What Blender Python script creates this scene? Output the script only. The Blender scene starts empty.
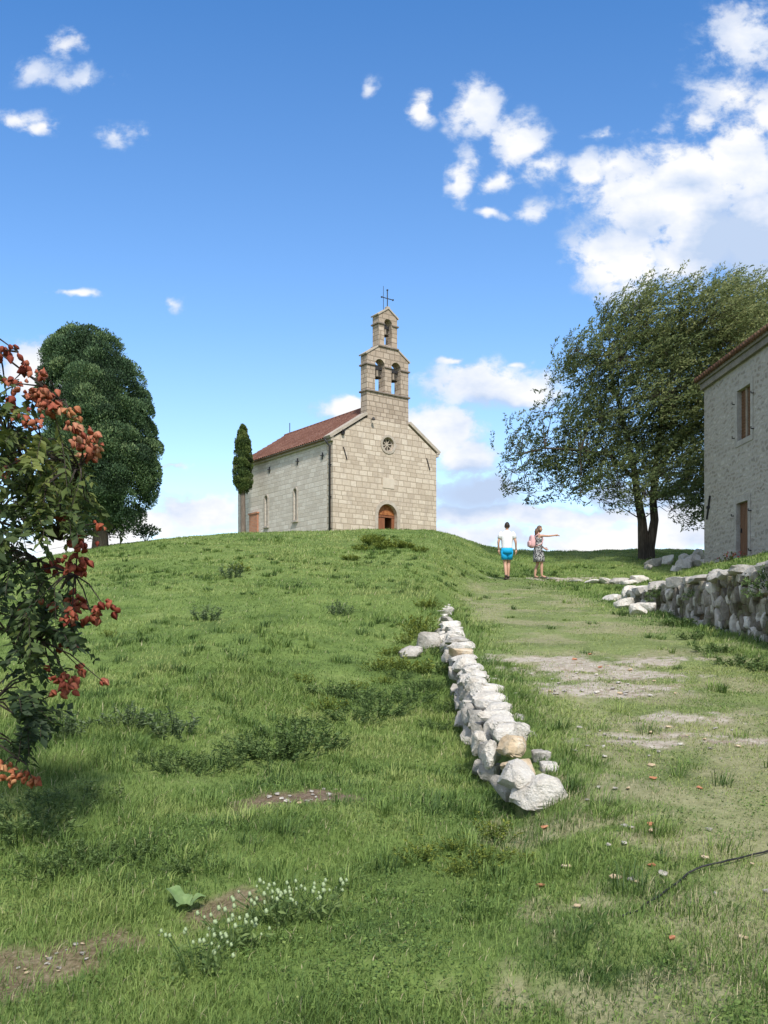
import bpy, bmesh, math, random
import numpy as np
from mathutils import Vector, Matrix
from mathutils.geometry import tessellate_polygon

random.seed(11)
rng = np.random.default_rng(11)
scene = bpy.context.scene
COL = scene.collection
R = math.radians
F, HZ, EYE = 920.0, 640.0, 1.6          # focal length in pixels, horizon row, eye height


def at(px, py, Y):
    return Vector(((px - 384) / F * Y, Y, EYE + (HZ - py) / F * Y))


# ------------------------------------------------------------------ tagging
def tag(o, label=None, cat=None, group=None, kind=None):
    if label: o['label'] = label
    if cat: o['category'] = cat
    if group: o['group'] = group
    if kind: o['kind'] = kind
    return o


def empty(name, loc, rz=0.0, label=None, cat=None, group=None):
    o = bpy.data.objects.new(name, None)
    COL.objects.link(o)
    o.location = loc
    o.rotation_euler = (0, 0, rz)
    o.empty_display_size = 0.2
    return tag(o, label, cat, group)


def copy_tree(o, parent=None):
    c = o.copy()
    COL.objects.link(c)
    if parent: c.parent = parent
    for ch in list(o.children):
        copy_tree(ch, c)
    return c


# ------------------------------------------------------------------ node helpers
def nd(nt, typ, ins=None, **props):
    n = nt.nodes.new(typ)
    for k, v in props.items(): setattr(n, k, v)
    for k, v in (ins or {}).items():
        if isinstance(v, bpy.types.NodeSocket): nt.links.new(v, n.inputs[k])
        else: n.inputs[k].default_value = v
    return n


def mt(nt, op, a, b=None, c=None, clamp=False):
    n = nt.nodes.new('ShaderNodeMath'); n.operation = op; n.use_clamp = clamp
    for i, v in enumerate((a, b, c)):
        if v is None: continue
        if isinstance(v, bpy.types.NodeSocket): nt.links.new(v, n.inputs[i])
        else: n.inputs[i].default_value = v
    return n.outputs[0]


def vm(nt, op, a, b=None):
    n = nt.nodes.new('ShaderNodeVectorMath'); n.operation = op
    for i, v in enumerate((a, b)):
        if v is None: continue
        if isinstance(v, bpy.types.NodeSocket): nt.links.new(v, n.inputs[i])
        else: n.inputs[i].default_value = v
    return n.outputs['Value'] if op in ('LENGTH', 'DOT_PRODUCT') else n.outputs['Vector']


def mix(nt, fac, a, b, blend='MIX'):
    n = nt.nodes.new('ShaderNodeMix'); n.data_type = 'RGBA'; n.blend_type = blend
    for i, v in ((0, fac), (6, a), (7, b)):
        if isinstance(v, bpy.types.NodeSocket): nt.links.new(v, n.inputs[i])
        elif i == 0: n.inputs[0].default_value = v
        else: n.inputs[i].default_value = (*v[:3], 1)
    return n.outputs[2]


def ramp(nt, fac, stops, interp='LINEAR'):
    n = nt.nodes.new('ShaderNodeValToRGB')
    cr = n.color_ramp; cr.interpolation = interp
    while len(cr.elements) < len(stops): cr.elements.new(0.5)
    for e, (p, c) in zip(cr.elements, stops):
        e.position = p
        e.color = (*c[:3], 1) if hasattr(c, '__len__') else (c, c, c, 1)
    if isinstance(fac, bpy.types.NodeSocket): nt.links.new(fac, n.inputs[0])
    return n.outputs[0]


def mrange(nt, v, a, b, c=0.0, d=1.0, smooth=True):
    n = nt.nodes.new('ShaderNodeMapRange')
    n.interpolation_type = 'SMOOTHSTEP' if smooth else 'LINEAR'
    nt.links.new(v, n.inputs[0])
    for i, x in enumerate((a, b, c, d)): n.inputs[i + 1].default_value = x
    return n.outputs[0]


def noise(nt, vec, scale, detail=4.0, rough=0.55, dist=0.0):
    return nd(nt, 'ShaderNodeTexNoise', {'Vector': vec, 'Scale': scale, 'Detail': detail, 'Roughness': rough, 'Distortion': dist}).outputs[0]


def attr(nt, name):
    return nd(nt, 'ShaderNodeAttribute', attribute_name=name).outputs['Fac']


def newmat(name):
    m = bpy.data.materials.new(name); m.use_nodes = True
    nt = m.node_tree; nt.nodes.clear()
    return m, nt


def finish(nt, color, rough=0.9, bump=None, bstr=0.3, bdist=0.02, spec=0.2, metal=0.0, trans=0.0):
    p = nd(nt, 'ShaderNodeBsdfPrincipled', {'Roughness': rough, 'Specular IOR Level': spec, 'Metallic': metal})
    if isinstance(color, bpy.types.NodeSocket): nt.links.new(color, p.inputs['Base Color'])
    else: p.inputs['Base Color'].default_value = (*color, 1)
    nrm = None
    if bump is not None:
        b = nd(nt, 'ShaderNodeBump', {'Strength': bstr, 'Distance': bdist, 'Height': bump})
        nrm = b.outputs[0]; nt.links.new(nrm, p.inputs['Normal'])
    sh = p.outputs[0]
    if trans > 0:
        t = nd(nt, 'ShaderNodeBsdfTranslucent')
        if isinstance(color, bpy.types.NodeSocket): nt.links.new(color, t.inputs['Color'])
        else: t.inputs['Color'].default_value = (*color, 1)
        ms = nd(nt, 'ShaderNodeMixShader', {0: trans, 1: sh, 2: t.outputs[0]})
        sh = ms.outputs[0]
    o = nd(nt, 'ShaderNodeOutputMaterial')
    nt.links.new(sh, o.inputs[0])


def objco(nt): return nd(nt, 'ShaderNodeTexCoord').outputs['Object']


def mat_plain(name, col, rough=0.6, spec=0.3, metal=0.0, var=0.15, scale=8.0, bump=0.1):
    m, nt = newmat(name)
    n = noise(nt, objco(nt), scale, 5, 0.6)
    c = mix(nt, n, [x * (1 - var) for x in col], [min(1, x * (1 + var)) for x in col])
    finish(nt, c, rough, n, bump, 0.01, spec, metal)
    return m


def mat_noise(name, stops, scale, rough=0.95, bstr=0.5, bdist=0.03, fine=None, spots=None, detail=8.0, stretch=(1, 1, 1), spec=0.15):
    m, nt = newmat(name)
    co = vm(nt, 'MULTIPLY', objco(nt), stretch)
    n = noise(nt, co, scale, detail, 0.62)
    n2 = mrange(nt, n, 0.28, 0.72, smooth=False)
    c = ramp(nt, n2, stops)
    if fine:
        f = noise(nt, co, fine, 4, 0.6)
        c = mix(nt, 0.45, c, ramp(nt, f, [(0.3, 0.55), (0.7, 1.0)]), 'MULTIPLY')
    if spots:
        s = noise(nt, co, spots[1], 5, 0.7)
        c = mix(nt, mrange(nt, s, spots[2], spots[2] + 0.1), c, spots[0])
    h = noise(nt, co, fine or scale * 4, 8, 0.65)
    finish(nt, c, rough, h, bstr, bdist, spec)
    return m


def mat_leaf(name, stops, trans=0.25, rough=0.6, attrname='tone'):
    m, nt = newmat(name)
    finish(nt, ramp(nt, attr(nt, attrname), stops), rough, spec=0.25, trans=trans)
    return m


# ------------------------------------------------------------------ mesh helpers
def box_uv(me):
    n = len(me.loops)
    if n == 0: return
    uv = me.uv_layers.new(name='UVMap')
    vco = np.empty(len(me.vertices) * 3, np.float32); me.vertices.foreach_get('co', vco); vco = vco.reshape(-1, 3)
    lv = np.empty(n, np.int32); me.loops.foreach_get('vertex_index', lv)
    pn = np.empty(len(me.polygons) * 3, np.float32); me.polygons.foreach_get('normal', pn); pn = pn.reshape(-1, 3)
    lt = np.empty(len(me.polygons), np.int32); me.polygons.foreach_get('loop_total', lt)
    ln = np.repeat(pn, lt, axis=0); c = vco[lv]
    a = np.abs(ln)
    isz = a[:, 2] > 0.75
    isy = (~isz) & (a[:, 1] >= a[:, 0])
    u = np.where(isz, c[:, 0], np.where(isy, c[:, 0], c[:, 1]))
    v = np.where(isz, c[:, 1], c[:, 2])
    uv.data.foreach_set('uv', np.stack([u, v], 1).astype(np.float32).ravel())


class MB:
    """collects simple shapes and links them as one mesh object"""
    def __init__(self): self.v, self.f, self.m = [], [], []; self.cur = 0

    def add(self, verts, faces):
        o = len(self.v)
        self.v += [tuple(p) for p in verts]
        self.f += [tuple(o + i for i in f) for f in faces]
        self.m += [self.cur] * len(faces)

    def box(self, c, s, rot=None):
        hx, hy, hz = s[0] / 2, s[1] / 2, s[2] / 2
        vs = [Vector((x, y, z)) for x in (-hx, hx) for y in (-hy, hy) for z in (-hz, hz)]
        if rot is not None: vs = [rot @ p for p in vs]
        vs = [p + Vector(c) for p in vs]
        self.add(vs, [(0, 1, 3, 2), (4, 6, 7, 5), (0, 4, 5, 1), (2, 3, 7, 6), (0, 2, 6, 4), (1, 5, 7, 3)])

    def tube(self, pts, rad, n=8, cap=True):
        pts = [Vector(p) for p in pts]
        if not hasattr(rad, '__len__'): rad = [rad] * len(pts)
        vs, fs = [], []
        prev = None
        for i, p in enumerate(pts):
            d = (pts[min(i + 1, len(pts) - 1)] - pts[max(i - 1, 0)])
            if d.length < 1e-6: d = Vector((0, 0, 1))
            d.normalize()
            if prev is None:
                a = d.orthogonal().normalized()
            else:
                a = (prev - d * prev.dot(d))
                a = a.normalized() if a.length > 1e-6 else d.orthogonal().normalized()
            prev = a; b = d.cross(a)
            for k in range(n):
                t = 2 * math.pi * k / n
                vs.append(p + (a * math.cos(t) + b * math.sin(t)) * rad[i])
        for i in range(len(pts) - 1):
            for k in range(n):
                k2 = (k + 1) % n
                fs.append((i * n + k, i * n + k2, (i + 1) * n + k2, (i + 1) * n + k))
        if cap:
            fs.append(tuple(range(n - 1, -1, -1))); fs.append(tuple((len(pts) - 1) * n + k for k in range(n)))
        self.add(vs, fs)

    def loft(self, rings, n=16, cap=True):
        """rings: (cx, cy, cz, rx, ry)"""
        vs, fs = [], []
        for cx, cy, cz, rx, ry in rings:
            for k in range(n):
                t = 2 * math.pi * k / n
                vs.append((cx + rx * math.cos(t), cy + ry * math.sin(t), cz))
        for i in range(len(rings) - 1):
            for k in range(n):
                k2 = (k + 1) % n
                fs.append((i * n + k, i * n + k2, (i + 1) * n + k2, (i + 1) * n + k))
        if cap:
            fs.append(tuple(range(n - 1, -1, -1))); fs.append(tuple((len(rings) - 1) * n + k for k in range(n)))
        self.add(vs, fs)

    def prism(self, outer, holes, d0, d1, fn):
        """polygon with holes in (a, b), extruded d0..d1; fn(a, b, d) -> point"""
        loops = [outer] + list(holes)
        tri = tessellate_polygon([[Vector((a, b, 0)) for a, b in l] for l in loops])
        flat = [p for l in loops for p in l]; n = len(flat)
        vs = [fn(a, b, d0) for a, b in flat] + [fn(a, b, d1) for a, b in flat]
        fs = [tuple(t) for t in tri] + [tuple(n + i for i in reversed(t)) for t in tri]
        o = 0
        for l in loops:
            k = len(l)
            for i in range(k):
                j = (i + 1) % k
                fs.append((o + i, o + j, n + o + j, n + o + i))
            o += k
        self.add(vs, fs)

    def build(self, name, mat, parent=None, smooth=False, bevel=0.0, loc=None):
        me = bpy.data.meshes.new(name)
        me.from_pydata(self.v, [], self.f)
        bm = bmesh.new(); bm.from_mesh(me)
        bmesh.ops.recalc_face_normals(bm, faces=bm.faces)
        bm.to_mesh(me); bm.free()
        mats = mat if isinstance(mat, (list, tuple)) else [mat]
        for x in mats: me.materials.append(x)
        if len(mats) > 1: me.polygons.foreach_set('material_index', self.m)
        if smooth: me.polygons.foreach_set('use_smooth', [True] * len(me.polygons))
        me.update()
        box_uv(me)
        o = bpy.data.objects.new(name, me)
        COL.objects.link(o)
        if parent: o.parent = parent
        if loc is not None: o.location = loc
        if bevel > 0:
            b = o.modifiers.new('bevel', 'BEVEL'); b.width = bevel; b.segments = 2; b.limit_method = 'ANGLE'
        return o


def np_mesh(name, V, polys, mat, parent=None, attrs=None, smooth=False, loc=None):
    """V (n,3); polys list of (m,k) index arrays; attrs dict name -> per-vertex floats"""
    me = bpy.data.meshes.new(name)
    V = np.ascontiguousarray(V, np.float32)
    me.vertices.add(len(V)); me.vertices.foreach_set('co', V.ravel())
    idx = np.concatenate([p.ravel() for p in polys]).astype(np.int32)
    tot = np.concatenate([np.full(len(p), p.shape[1], np.int32) for p in polys])
    st = np.concatenate([[0], np.cumsum(tot)[:-1]]).astype(np.int32)
    me.loops.add(len(idx)); me.loops.foreach_set('vertex_index', idx)
    me.polygons.add(len(tot)); me.polygons.foreach_set('loop_start', st)
    try: me.polygons.foreach_set('loop_total', tot)
    except Exception: pass
    if smooth: me.polygons.foreach_set('use_smooth', np.ones(len(tot), bool))
    me.update(calc_edges=True)
    for k, a in (attrs or {}).items():
        at_ = me.attributes.new(k, 'FLOAT', 'POINT'); at_.data.foreach_set('value', np.ascontiguousarray(a, np.float32))
    for x in (mat if isinstance(mat, (list, tuple)) else [mat]): me.materials.append(x)
    o = bpy.data.objects.new(name, me); COL.objects.link(o)
    if parent: o.parent = parent
    if loc is not None: o.location = loc
    return o


def hash2(i, j, s):
    h = (i.astype(np.int64) * 374761393 + j.astype(np.int64) * 668265263 + s * 974634541) & 0x7fffffff
    h = ((h ^ (h >> 13)) * 1274126177) & 0x7fffffff
    return ((h ^ (h >> 16)) & 0xffff) / 65535.0


def vnoise(x, y, s=0):
    x = np.asarray(x, float); y = np.asarray(y, float)
    i = np.floor(x).astype(np.int64); j = np.floor(y).astype(np.int64)
    fx = x - i; fy = y - j
    fx = fx * fx * (3 - 2 * fx); fy = fy * fy * (3 - 2 * fy)
    a = hash2(i, j, s) * (1 - fx) + hash2(i + 1, j, s) * fx
    b = hash2(i, j + 1, s) * (1 - fx) + hash2(i + 1, j + 1, s) * fx
    return a * (1 - fy) + b * fy


def fbm(x, y, s=0, o=4):
    t, a, tot = 0, 1, 0
    x = np.asarray(x, float); y = np.asarray(y, float)
    for k in range(o):
        t = t + a * vnoise(x * 2 ** k + 13.1 * k, y * 2 ** k + 7.7 * k, s + k); tot += a; a *= 0.5
    return t / tot


def sstep(a, b, x):
    t = np.clip((np.asarray(x, float) - a) / (b - a), 0, 1)
    return t * t * (3 - 2 * t)


# ------------------------------------------------------------------ terrain
_ty = np.arange(-90, 260, 0.25)


def table(kn):
    v = np.interp(_ty, [k[0] for k in kn], [k[1] for k in kn])
    g = np.exp(-np.linspace(-2, 2, 17) ** 2); g /= g.sum()
    return np.convolve(np.pad(v, 8, mode='edge'), g, 'valid')


_P = table([(-90, -9), (-10, -1.2), (0, 0), (10, 1.2), (20, 2.4), (27, 3.25), (30, 3.72), (34, 4.4), (38, 5.2), (41, 5.62), (45, 5.7), (55, 4.6), (80, 0), (260, -24)])
_Q = table([(-90, -11), (-10, -1.4), (0, -.05), (5, .50), (10, 1.12), (15, 1.95), (20, 2.85), (25, 3.7), (30, 4.7), (34, 5.55), (37, 6.02), (40, 6.25), (46, 6.34), (60, 6.2), (75, 4), (100, 0), (260, -24)])
WALLX = 5.25


def lowwall_x(y):
    return np.interp(y, [0, 5.4, 9.2, 11.3, 15.5, 21, 30], [.9, .92, .96, 1.0, 1.06, 1.27, 1.9])


def H(x, y):
    x = np.asarray(x, float); y = np.asarray(y, float)
    far = np.maximum(y - 258, 0) * -0.01
    P = np.interp(y, _ty, _P) + far; Q = np.interp(y, _ty, _Q) + far
    c = np.where(y < 20, lowwall_x(y) - .02, lowwall_x(20) - .02 + (y - 20) * .13)
    hw = np.interp(y, [0, 4, 5.2, 17, 24, 38], [1.2, .7, .16, .2, .9, 1.8])
    w = sstep(c - hw, c + hw, x)
    drop = .30 * sstep(4.8, 7.5, y) * (1 - sstep(13, 20, y)) * (1 - sstep(.0, 3.5, -(x - c)))
    q = Q - drop - np.where(x < -3, (.004 + .006 * sstep(12, 30, y)) * np.minimum((-x - 3), 25) ** 2, 0) - .05 * np.maximum(-x - .5, 0).clip(0, 4) * (1 - sstep(6, 12, y))
    z = q * (1 - w) + P * w
    # fall away to the sides
    z = z - .004 * np.maximum(x - 16, 0) ** 1.5 - .004 * np.maximum(-x - 25, 0) ** 1.5
    # gentle swell across the bank at the left
    z = z + .10 * np.exp(-((y - 5.6 - .45 * x) / .8) ** 2) * sstep(.6, -.6, x) - .06 * np.exp(-((y - 7.2 - .35 * x) / .6) ** 2) * sstep(.6, -.8, x)
    # terrace held by the retaining wall on the right
    T = 2.66 + np.clip(x - 5.4, 0, 5.6) * .252
    m = sstep(WALLX + .10, WALLX + .30, x) * (1 - sstep(29, 34, y)) * sstep(-6, 2, y)
    z = z + np.maximum(T - z, 0) * m
    n = (fbm(x * 1.1, y * 1.1, 3, 3) - .5) * .12 + (fbm(x * 2.6, y * 2.6, 14, 3) - .5) * .09 + (fbm(x * 5, y * 5, 9, 2) - .5) * .025 + (fbm(x * .25, y * .25, 5, 2) - .5) * .25 * sstep(6, 20, np.abs(y))
    return z + n * (1 - .5 * sstep(.5, 3, x) * (1 - sstep(4.6, 5.2, x)))


def hz(x, y): return float(H(x, y))


def ground_at(px, py):
    Y = np.arange(2.2, 60, .02)
    X = (px - 384) / F * Y; Z = EYE + (HZ - py) / F * Y
    d = Z - H(X, Y)
    i = int(np.argmax(d < 0)) if (d < 0).any() else int(np.argmin(np.abs(d)))
    return Vector((X[i], Y[i], hz(X[i], Y[i])))


# bare patches: pixel centre, half sizes in metres, strength, kind
SPOTS = []
for px, py, rx, ry, k in [(306, 797, .46, .25, 's'), (60, 962, .42, .17, 's'), (120, 940, .28, .11, 's'), (20, 985, .35, .2, 's'), (225, 908, .2, .1, 's'),
                          (590, 690, .75, .45, 'g'), (575, 668, .7, .55, 'g'), (620, 676, .6, .35, 'g'), (545, 660, .6, .3, 'g'), (640, 660, .5, .25, 'g'),
                          (680, 718, .45, .2, 'g'), (620, 742, .35, .12, 'g'), (720, 742, .9, .10, 'g'), (660, 738, .5, .10, 'g'), (560, 580, 1.4, .5, 'g'), (640, 580, 1.0, .4, 'g'),
                          (760, 790, .5, .16, 'w'), (600, 900, .35, .2, 'w'), (690, 930, .5, .25, 'w'), (560, 830, .5, .2, 'w'), (720, 840, .5, .2, 'w'),
                          (640, 790, .6, .3, 'w'), (700, 980, .5, .2, 'w'), (600, 1000, .5, .2, 'w'), (740, 900, .4, .25, 'w')]:
    g = ground_at(px, py)
    SPOTS.append((g.x, g.y, rx, ry, k))


def patches(x, y):
    soil = np.zeros(np.shape(x)); grav = np.zeros(np.shape(x)); worn = np.zeros(np.shape(x))
    n = fbm(np.asarray(x) * 3, np.asarray(y) * 3, 21, 5) - .5
    n_f = fbm(np.asarray(x) * 9, np.asarray(y) * 9, 27, 4) - .5
    for cx, cy, rx, ry, k in SPOTS:
        ang = .42 if (k == 's') else .0
        dx, dy = x - cx, y - cy
        u = dx * math.cos(ang) + dy * math.sin(ang); v = -dx * math.sin(ang) + dy * math.cos(ang)
        d = np.sqrt((u / rx) ** 2 + (v / ry) ** 2)
        m = sstep(1.35, .45, d + (n * 2.6 + n_f * 1.8) * ((.5 if cy > 5 else 1.0) if k == 's' else 1.0))
        if k == 's': soil = np.maximum(soil, m * (1 if cy > 5 else .85))
        elif k == 'g': grav = np.maximum(grav, m * .92)
        else: worn = np.maximum(worn, m)
    path = sstep(1.1, 2.0, x - lowwall_x(y) + 1.0 + n) * sstep(5.2, 4.2, x + n) * sstep(30, 24, y)
    w2 = path * (.30 + .70 * sstep(.40, .64, fbm(np.asarray(x) * 1.6, np.asarray(y) * 1.6, 33, 5)))
    return soil, grav, np.maximum(worn, w2), path


def axis(fine, out):
    a = [np.array(fine)]
    v, s = fine[-1], fine[-1] - fine[-2]
    o = []
    while v < out[1]:
        s *= 1.22; v += s; o.append(v)
    a.append(np.array(o))
    v, s = fine[0], fine[1] - fine[0]; o = []
    while v > out[0]:
        s *= 1.22; v -= s; o.append(v)
    return np.concatenate([np.array(o[::-1]), a[0], a[1]])


xs = axis(np.concatenate([np.arange(-14, -3, .12), np.arange(-3, 6.4, .05), np.arange(6.4, 15, .12)]), (-2500, 2500))
ys = axis(np.concatenate([np.arange(2, 14, .06), np.arange(14, 30, .11), np.arange(30, 50, .2)]), (-300, 3000))
GX, GY = np.meshgrid(xs, ys)
GZ = H(GX, GY)
nx, ny = len(xs), len(ys)
ii = (np.arange(ny - 1)[:, None] * nx + np.arange(nx - 1)[None, :]).ravel()
quads = np.stack([ii, ii + 1, ii + 1 + nx, ii + nx], 1)
so, gr, wo, pa = patches(GX, GY)

# ground material
M_ground, nt = newmat('grassy_ground')
co = objco(nt)
n1 = noise(nt, co, 0.9, 6, 0.6); n2 = noise(nt, co, 14, 6, 0.7); n3 = noise(nt, co, 60, 3, 0.6)
green = ramp(nt, mrange(nt, n1, .3, .7, smooth=False), [(0, (.080, .125, .034)), (.5, (.135, .195, .052)), (1, (.195, .250, .080))])
green = mix(nt, 0.55, green, ramp(nt, n2, [(.3, .45), (.7, 1.25)]), 'MULTIPLY')
dry = ramp(nt, n2, [(.3, (.20, .185, .10)), (.7, (.36, .325, .21))])
c = mix(nt, mt(nt, 'MULTIPLY', attr(nt, 'worn'), .72), green, dry)
soil = mix(nt, .6, ramp(nt, n2, [(.3, (.08, .055, .035)), (.5, (.17, .12, .08)), (.7, (.32, .26, .19))]), ramp(nt, n3, [(.35, (.07, .045, .03)), (.6, (.22, .16, .11)), (.75, (.42, .36, .28))]))
c = mix(nt, attr(nt, 'soil'), c, soil)
vor = nd(nt, 'ShaderNodeTexVoronoi', {'Vector': co, 'Scale': 26.0})
grav = mix(nt, .55, ramp(nt, n2, [(.3, (.30, .255, .21)), (.7, (.54, .48, .41))]), ramp(nt, vor.outputs['Color'], [(0, (.24, .18, .14)), (.6, (.42, .37, .31)), (1, (.58, .53, .47))]))
n5 = noise(nt, co, 5.5, 6, .7)
grav = mix(nt, mrange(nt, n5, .50, .64, 0, .7), grav, mix(nt, n3, (.15, .10, .065), (.30, .225, .16)))
c = mix(nt, attr(nt, 'gravel'), c, grav)
finish(nt, c, .95, mt(nt, 'ADD', n2, mt(nt, 'MULTIPLY', n3, .5)), .6, .04, .1)
g = np_mesh('ground', np.stack([GX, GY, GZ], -1).reshape(-1, 3), [quads], M_ground, attrs={'soil': so.ravel(), 'gravel': gr.ravel(), 'worn': wo.ravel()}, smooth=True)
tag(g, kind='structure')

# ------------------------------------------------------------------ grass blades (nobody could count them)
CH0 = Vector((-2.55, 46.0, 6.2)); CHR = R(37)
HO = Vector((10.79, 31.0, 3.75)); HR = math.atan2(-1, .037)


def blocked(x, y):
    b = (np.abs(x - lowwall_x(y)) < .12) & (y > 5.5) & (y < 20.5)
    b |= (x > WALLX - .02) & (x < WALLX + .55) & (y < 20.5)
    u = (x - CH0.x) * math.cos(CHR) + (y - CH0.y) * math.sin(CHR); v = -(x - CH0.x) * math.sin(CHR) + (y - CH0.y) * math.cos(CHR)
    b |= (u > -.05) & (u < 6.9) & (v > -.05) & (v < 10.2)
    u = (x - HO.x) * math.cos(HR) + (y - HO.y) * math.sin(HR); v = -(x - HO.x) * math.sin(HR) + (y - HO.y) * math.cos(HR)
    b |= (u > -.05) & (u < 11.5) & (v > -.05)
    return b


def make_grass(N, y0, y1, power, seg, name, wid, lenk, mat):
    t = rng.random(N)
    e = 1 - power
    Y = (y0 ** e + t * (y1 ** e - y0 ** e)) ** (1 / e)
    X = (rng.random(N) * 1.04 - .52) * (Y + 2.2)
    keep = ~blocked(X, Y)
    s_, g_, w_, p_ = patches(X, Y)
    clump = fbm(X * 2.3, Y * 2.3, 41, 4)
    bare = np.maximum(np.maximum(s_ * .97, g_ * .90), w_ * .42)
    keep &= rng.random(N) > bare
    keep &= rng.random(N) < np.clip(.45 + 1.3 * (clump - .3), .25, 1)
    X, Y, p_, w_, clump = X[keep], Y[keep], p_[keep], w_[keep], clump[keep]
    n = len(X)
    Z = H(X, Y) - .006
    verge = np.exp(-((X - lowwall_x(Y)) / .45) ** 2) * (Y > 5.0) * (Y < 21) * .8 + np.exp(-((X - WALLX + .3) / .6) ** 2)
    big = fbm(X * .7, Y * .7, 77, 3)
    L = (1 - p_) * (.030 + .055 * sstep(.45, .78, big) + .030 * clump) + p_ * (.014 + .020 * clump) + .04 * np.clip(verge, 0, 1)
    L = L * (.55 + .9 * rng.random(n)) * lenk * (.78 + .22 * sstep(4.5, 8, Y))
    W = wid * (.6 + .8 * rng.random(n)) * np.maximum(1, Y / 4.5) ** .85
    a = rng.random(n) * 2 * np.pi
    lean = (.35 + .85 * rng.random(n)) * L
    dx = np.cos(a) * lean + .25 * L; dy = np.sin(a) * lean * .9
    up = np.sqrt(np.maximum(L ** 2 - (dx ** 2 + dy ** 2) * .55, (.30 * L) ** 2))
    wa = a + np.pi / 2 + (rng.random(n) - .5)
    wx, wy = np.cos(wa) * W / 2, np.sin(wa) * W / 2
    patch = fbm(X * .55, Y * .55, 51, 5) * .6 + fbm(X * 2.4, Y * 2.4, 58, 3) * .4
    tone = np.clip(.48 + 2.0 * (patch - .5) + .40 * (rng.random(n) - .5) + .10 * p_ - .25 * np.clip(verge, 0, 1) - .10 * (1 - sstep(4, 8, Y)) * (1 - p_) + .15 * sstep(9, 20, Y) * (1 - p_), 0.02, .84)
    tone = np.where(rng.random(n) < .03 + .16 * w_ + .03 * p_, .86 + .14 * rng.random(n), tone)
    tone = np.where(p_ * rng.random(n) > .55, np.clip(tone + .22, 0, .84), tone)
    B = np.stack([X, Y, Z], 1)
    wv = np.stack([wx, wy, np.zeros(n)], 1)
    tip = B + np.stack([dx, dy, up], 1)
    if seg == 1:
        V = np.stack([B - wv, B + wv, tip], 1).reshape(-1, 3)
        k = np.arange(n) * 3
        pol = [np.stack([k, k + 1, k + 2], 1)]
        nv = 3
    else:
        mid = B + np.stack([dx * .33, dy * .33, up * .68], 1)
        V = np.stack([B - wv, B + wv, mid + wv * .75, mid - wv * .75, tip], 1).reshape(-1, 3)
        k = np.arange(n) * 5
        pol = [np.stack([k, k + 1, k + 2, k + 3], 1), np.stack([k + 3, k + 2, k + 4], 1)]
        nv = 5
    return V, pol, np.repeat(tone, nv)


def tussocks(K):
    """rank tufts of taller darker or paler grass on the unmown slope"""
    cy = 2.8 + 30 * rng.random(K * 3) ** 1.5; cx = (rng.random(K * 3) * 1.04 - .52) * (cy + 2)
    s_, g_, w_, p_ = patches(cx, cy)
    k = (~blocked(cx, cy)) & (np.maximum(s_, g_) < .3) & (rng.random(K * 3) < np.where(p_ > .4, .10, sstep(.40, .62, fbm(cx * .6, cy * .6, 91, 4))))
    cx, cy = cx[k][:K], cy[k][:K]; M = 34
    n = len(cx) * M
    rad = np.repeat(.04 + .10 * rng.random(len(cx)), M); ht = np.repeat(.06 + .10 * rng.random(len(cx)) ** 1.5, M); tn = np.repeat(.30 + .22 * rng.normal(size=len(cx)), M)
    a = rng.random(n) * 6.283; r = rad * rng.random(n) ** .6
    X = np.repeat(cx, M) + r * np.cos(a); Y = np.repeat(cy, M) + r * np.sin(a)
    L = ht * (.6 + .7 * rng.random(n)); W = (.0034 + .0024 * rng.random(n)) * np.maximum(1, Y / 5) ** .8
    out = .35 + .65 * rng.random(n)
    a2 = a + rng.normal(size=n) * .7
    dx = np.cos(a2) * L * out * .8 + .15 * L; dy = np.sin(a2) * L * out * .8; up = L * (1.05 - .55 * out)
    B = np.stack([X, Y, H(X, Y) - .008], 1); wv = np.stack([-np.sin(a2) * W / 2, np.cos(a2) * W / 2, 0 * W], 1)
    mid = B + np.stack([dx * .35, dy * .35, up * .78], 1); tip = B + np.stack([dx, dy, up], 1)
    V = np.stack([B - wv, B + wv, mid + wv * .8, mid - wv * .8, tip], 1).reshape(-1, 3)
    kk = np.arange(n) * 5
    return V, [np.stack([kk, kk + 1, kk + 2, kk + 3], 1), np.stack([kk + 3, kk + 2, kk + 4], 1)], np.repeat(np.clip(tn + .12 * rng.normal(size=n), 0, .84), 5)


def clover(N):
    """tiny round leaves of low herbs between the blades"""
    Y = 2.5 + 9.5 * rng.random(N) ** 1.3; X = (rng.random(N) * 1.04 - .52) * (Y + 2.2)
    s_, g_, w_, p_ = patches(X, Y)
    cl = fbm(X * 1.6, Y * 1.6, 63, 4)
    keep = (~blocked(X, Y)) & (rng.random(N) > np.maximum(np.maximum(s_, g_), w_ * .6)) & (rng.random(N) < sstep(.40, .60, cl))
    X, Y, p_ = X[keep], Y[keep], p_[keep]; n = len(X)
    P = np.stack([X, Y, H(X, Y) + (.006 + .03 * rng.random(n)) * (1 - .6 * p_)], 1)
    D = rng.normal(size=(n, 3)); D[:, 2] = D[:, 2] * .3 + .1; D /= np.linalg.norm(D, axis=1, keepdims=True)
    U = rng.normal(size=(n, 3)) * .35 + np.array([0, 0, 1.]); S = np.cross(D, U); S /= np.linalg.norm(S, axis=1, keepdims=True)
    l = (.008 + .012 * rng.random(n))[:, None]
    V = np.stack([P, P + D * l * .5 + S * l * .38, P + D * l, P + D * l * .5 - S * l * .38], 1).reshape(-1, 3)
    k = np.arange(n) * 4
    t = np.clip(.30 + .25 * rng.normal(size=n) * .6 + .5 * (fbm(X * 2.5, Y * 2.5, 88, 3) - .5), 0, .8)
    return V, [np.stack([k, k + 1, k + 2, k + 3], 1)], np.repeat(t, 4)


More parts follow.
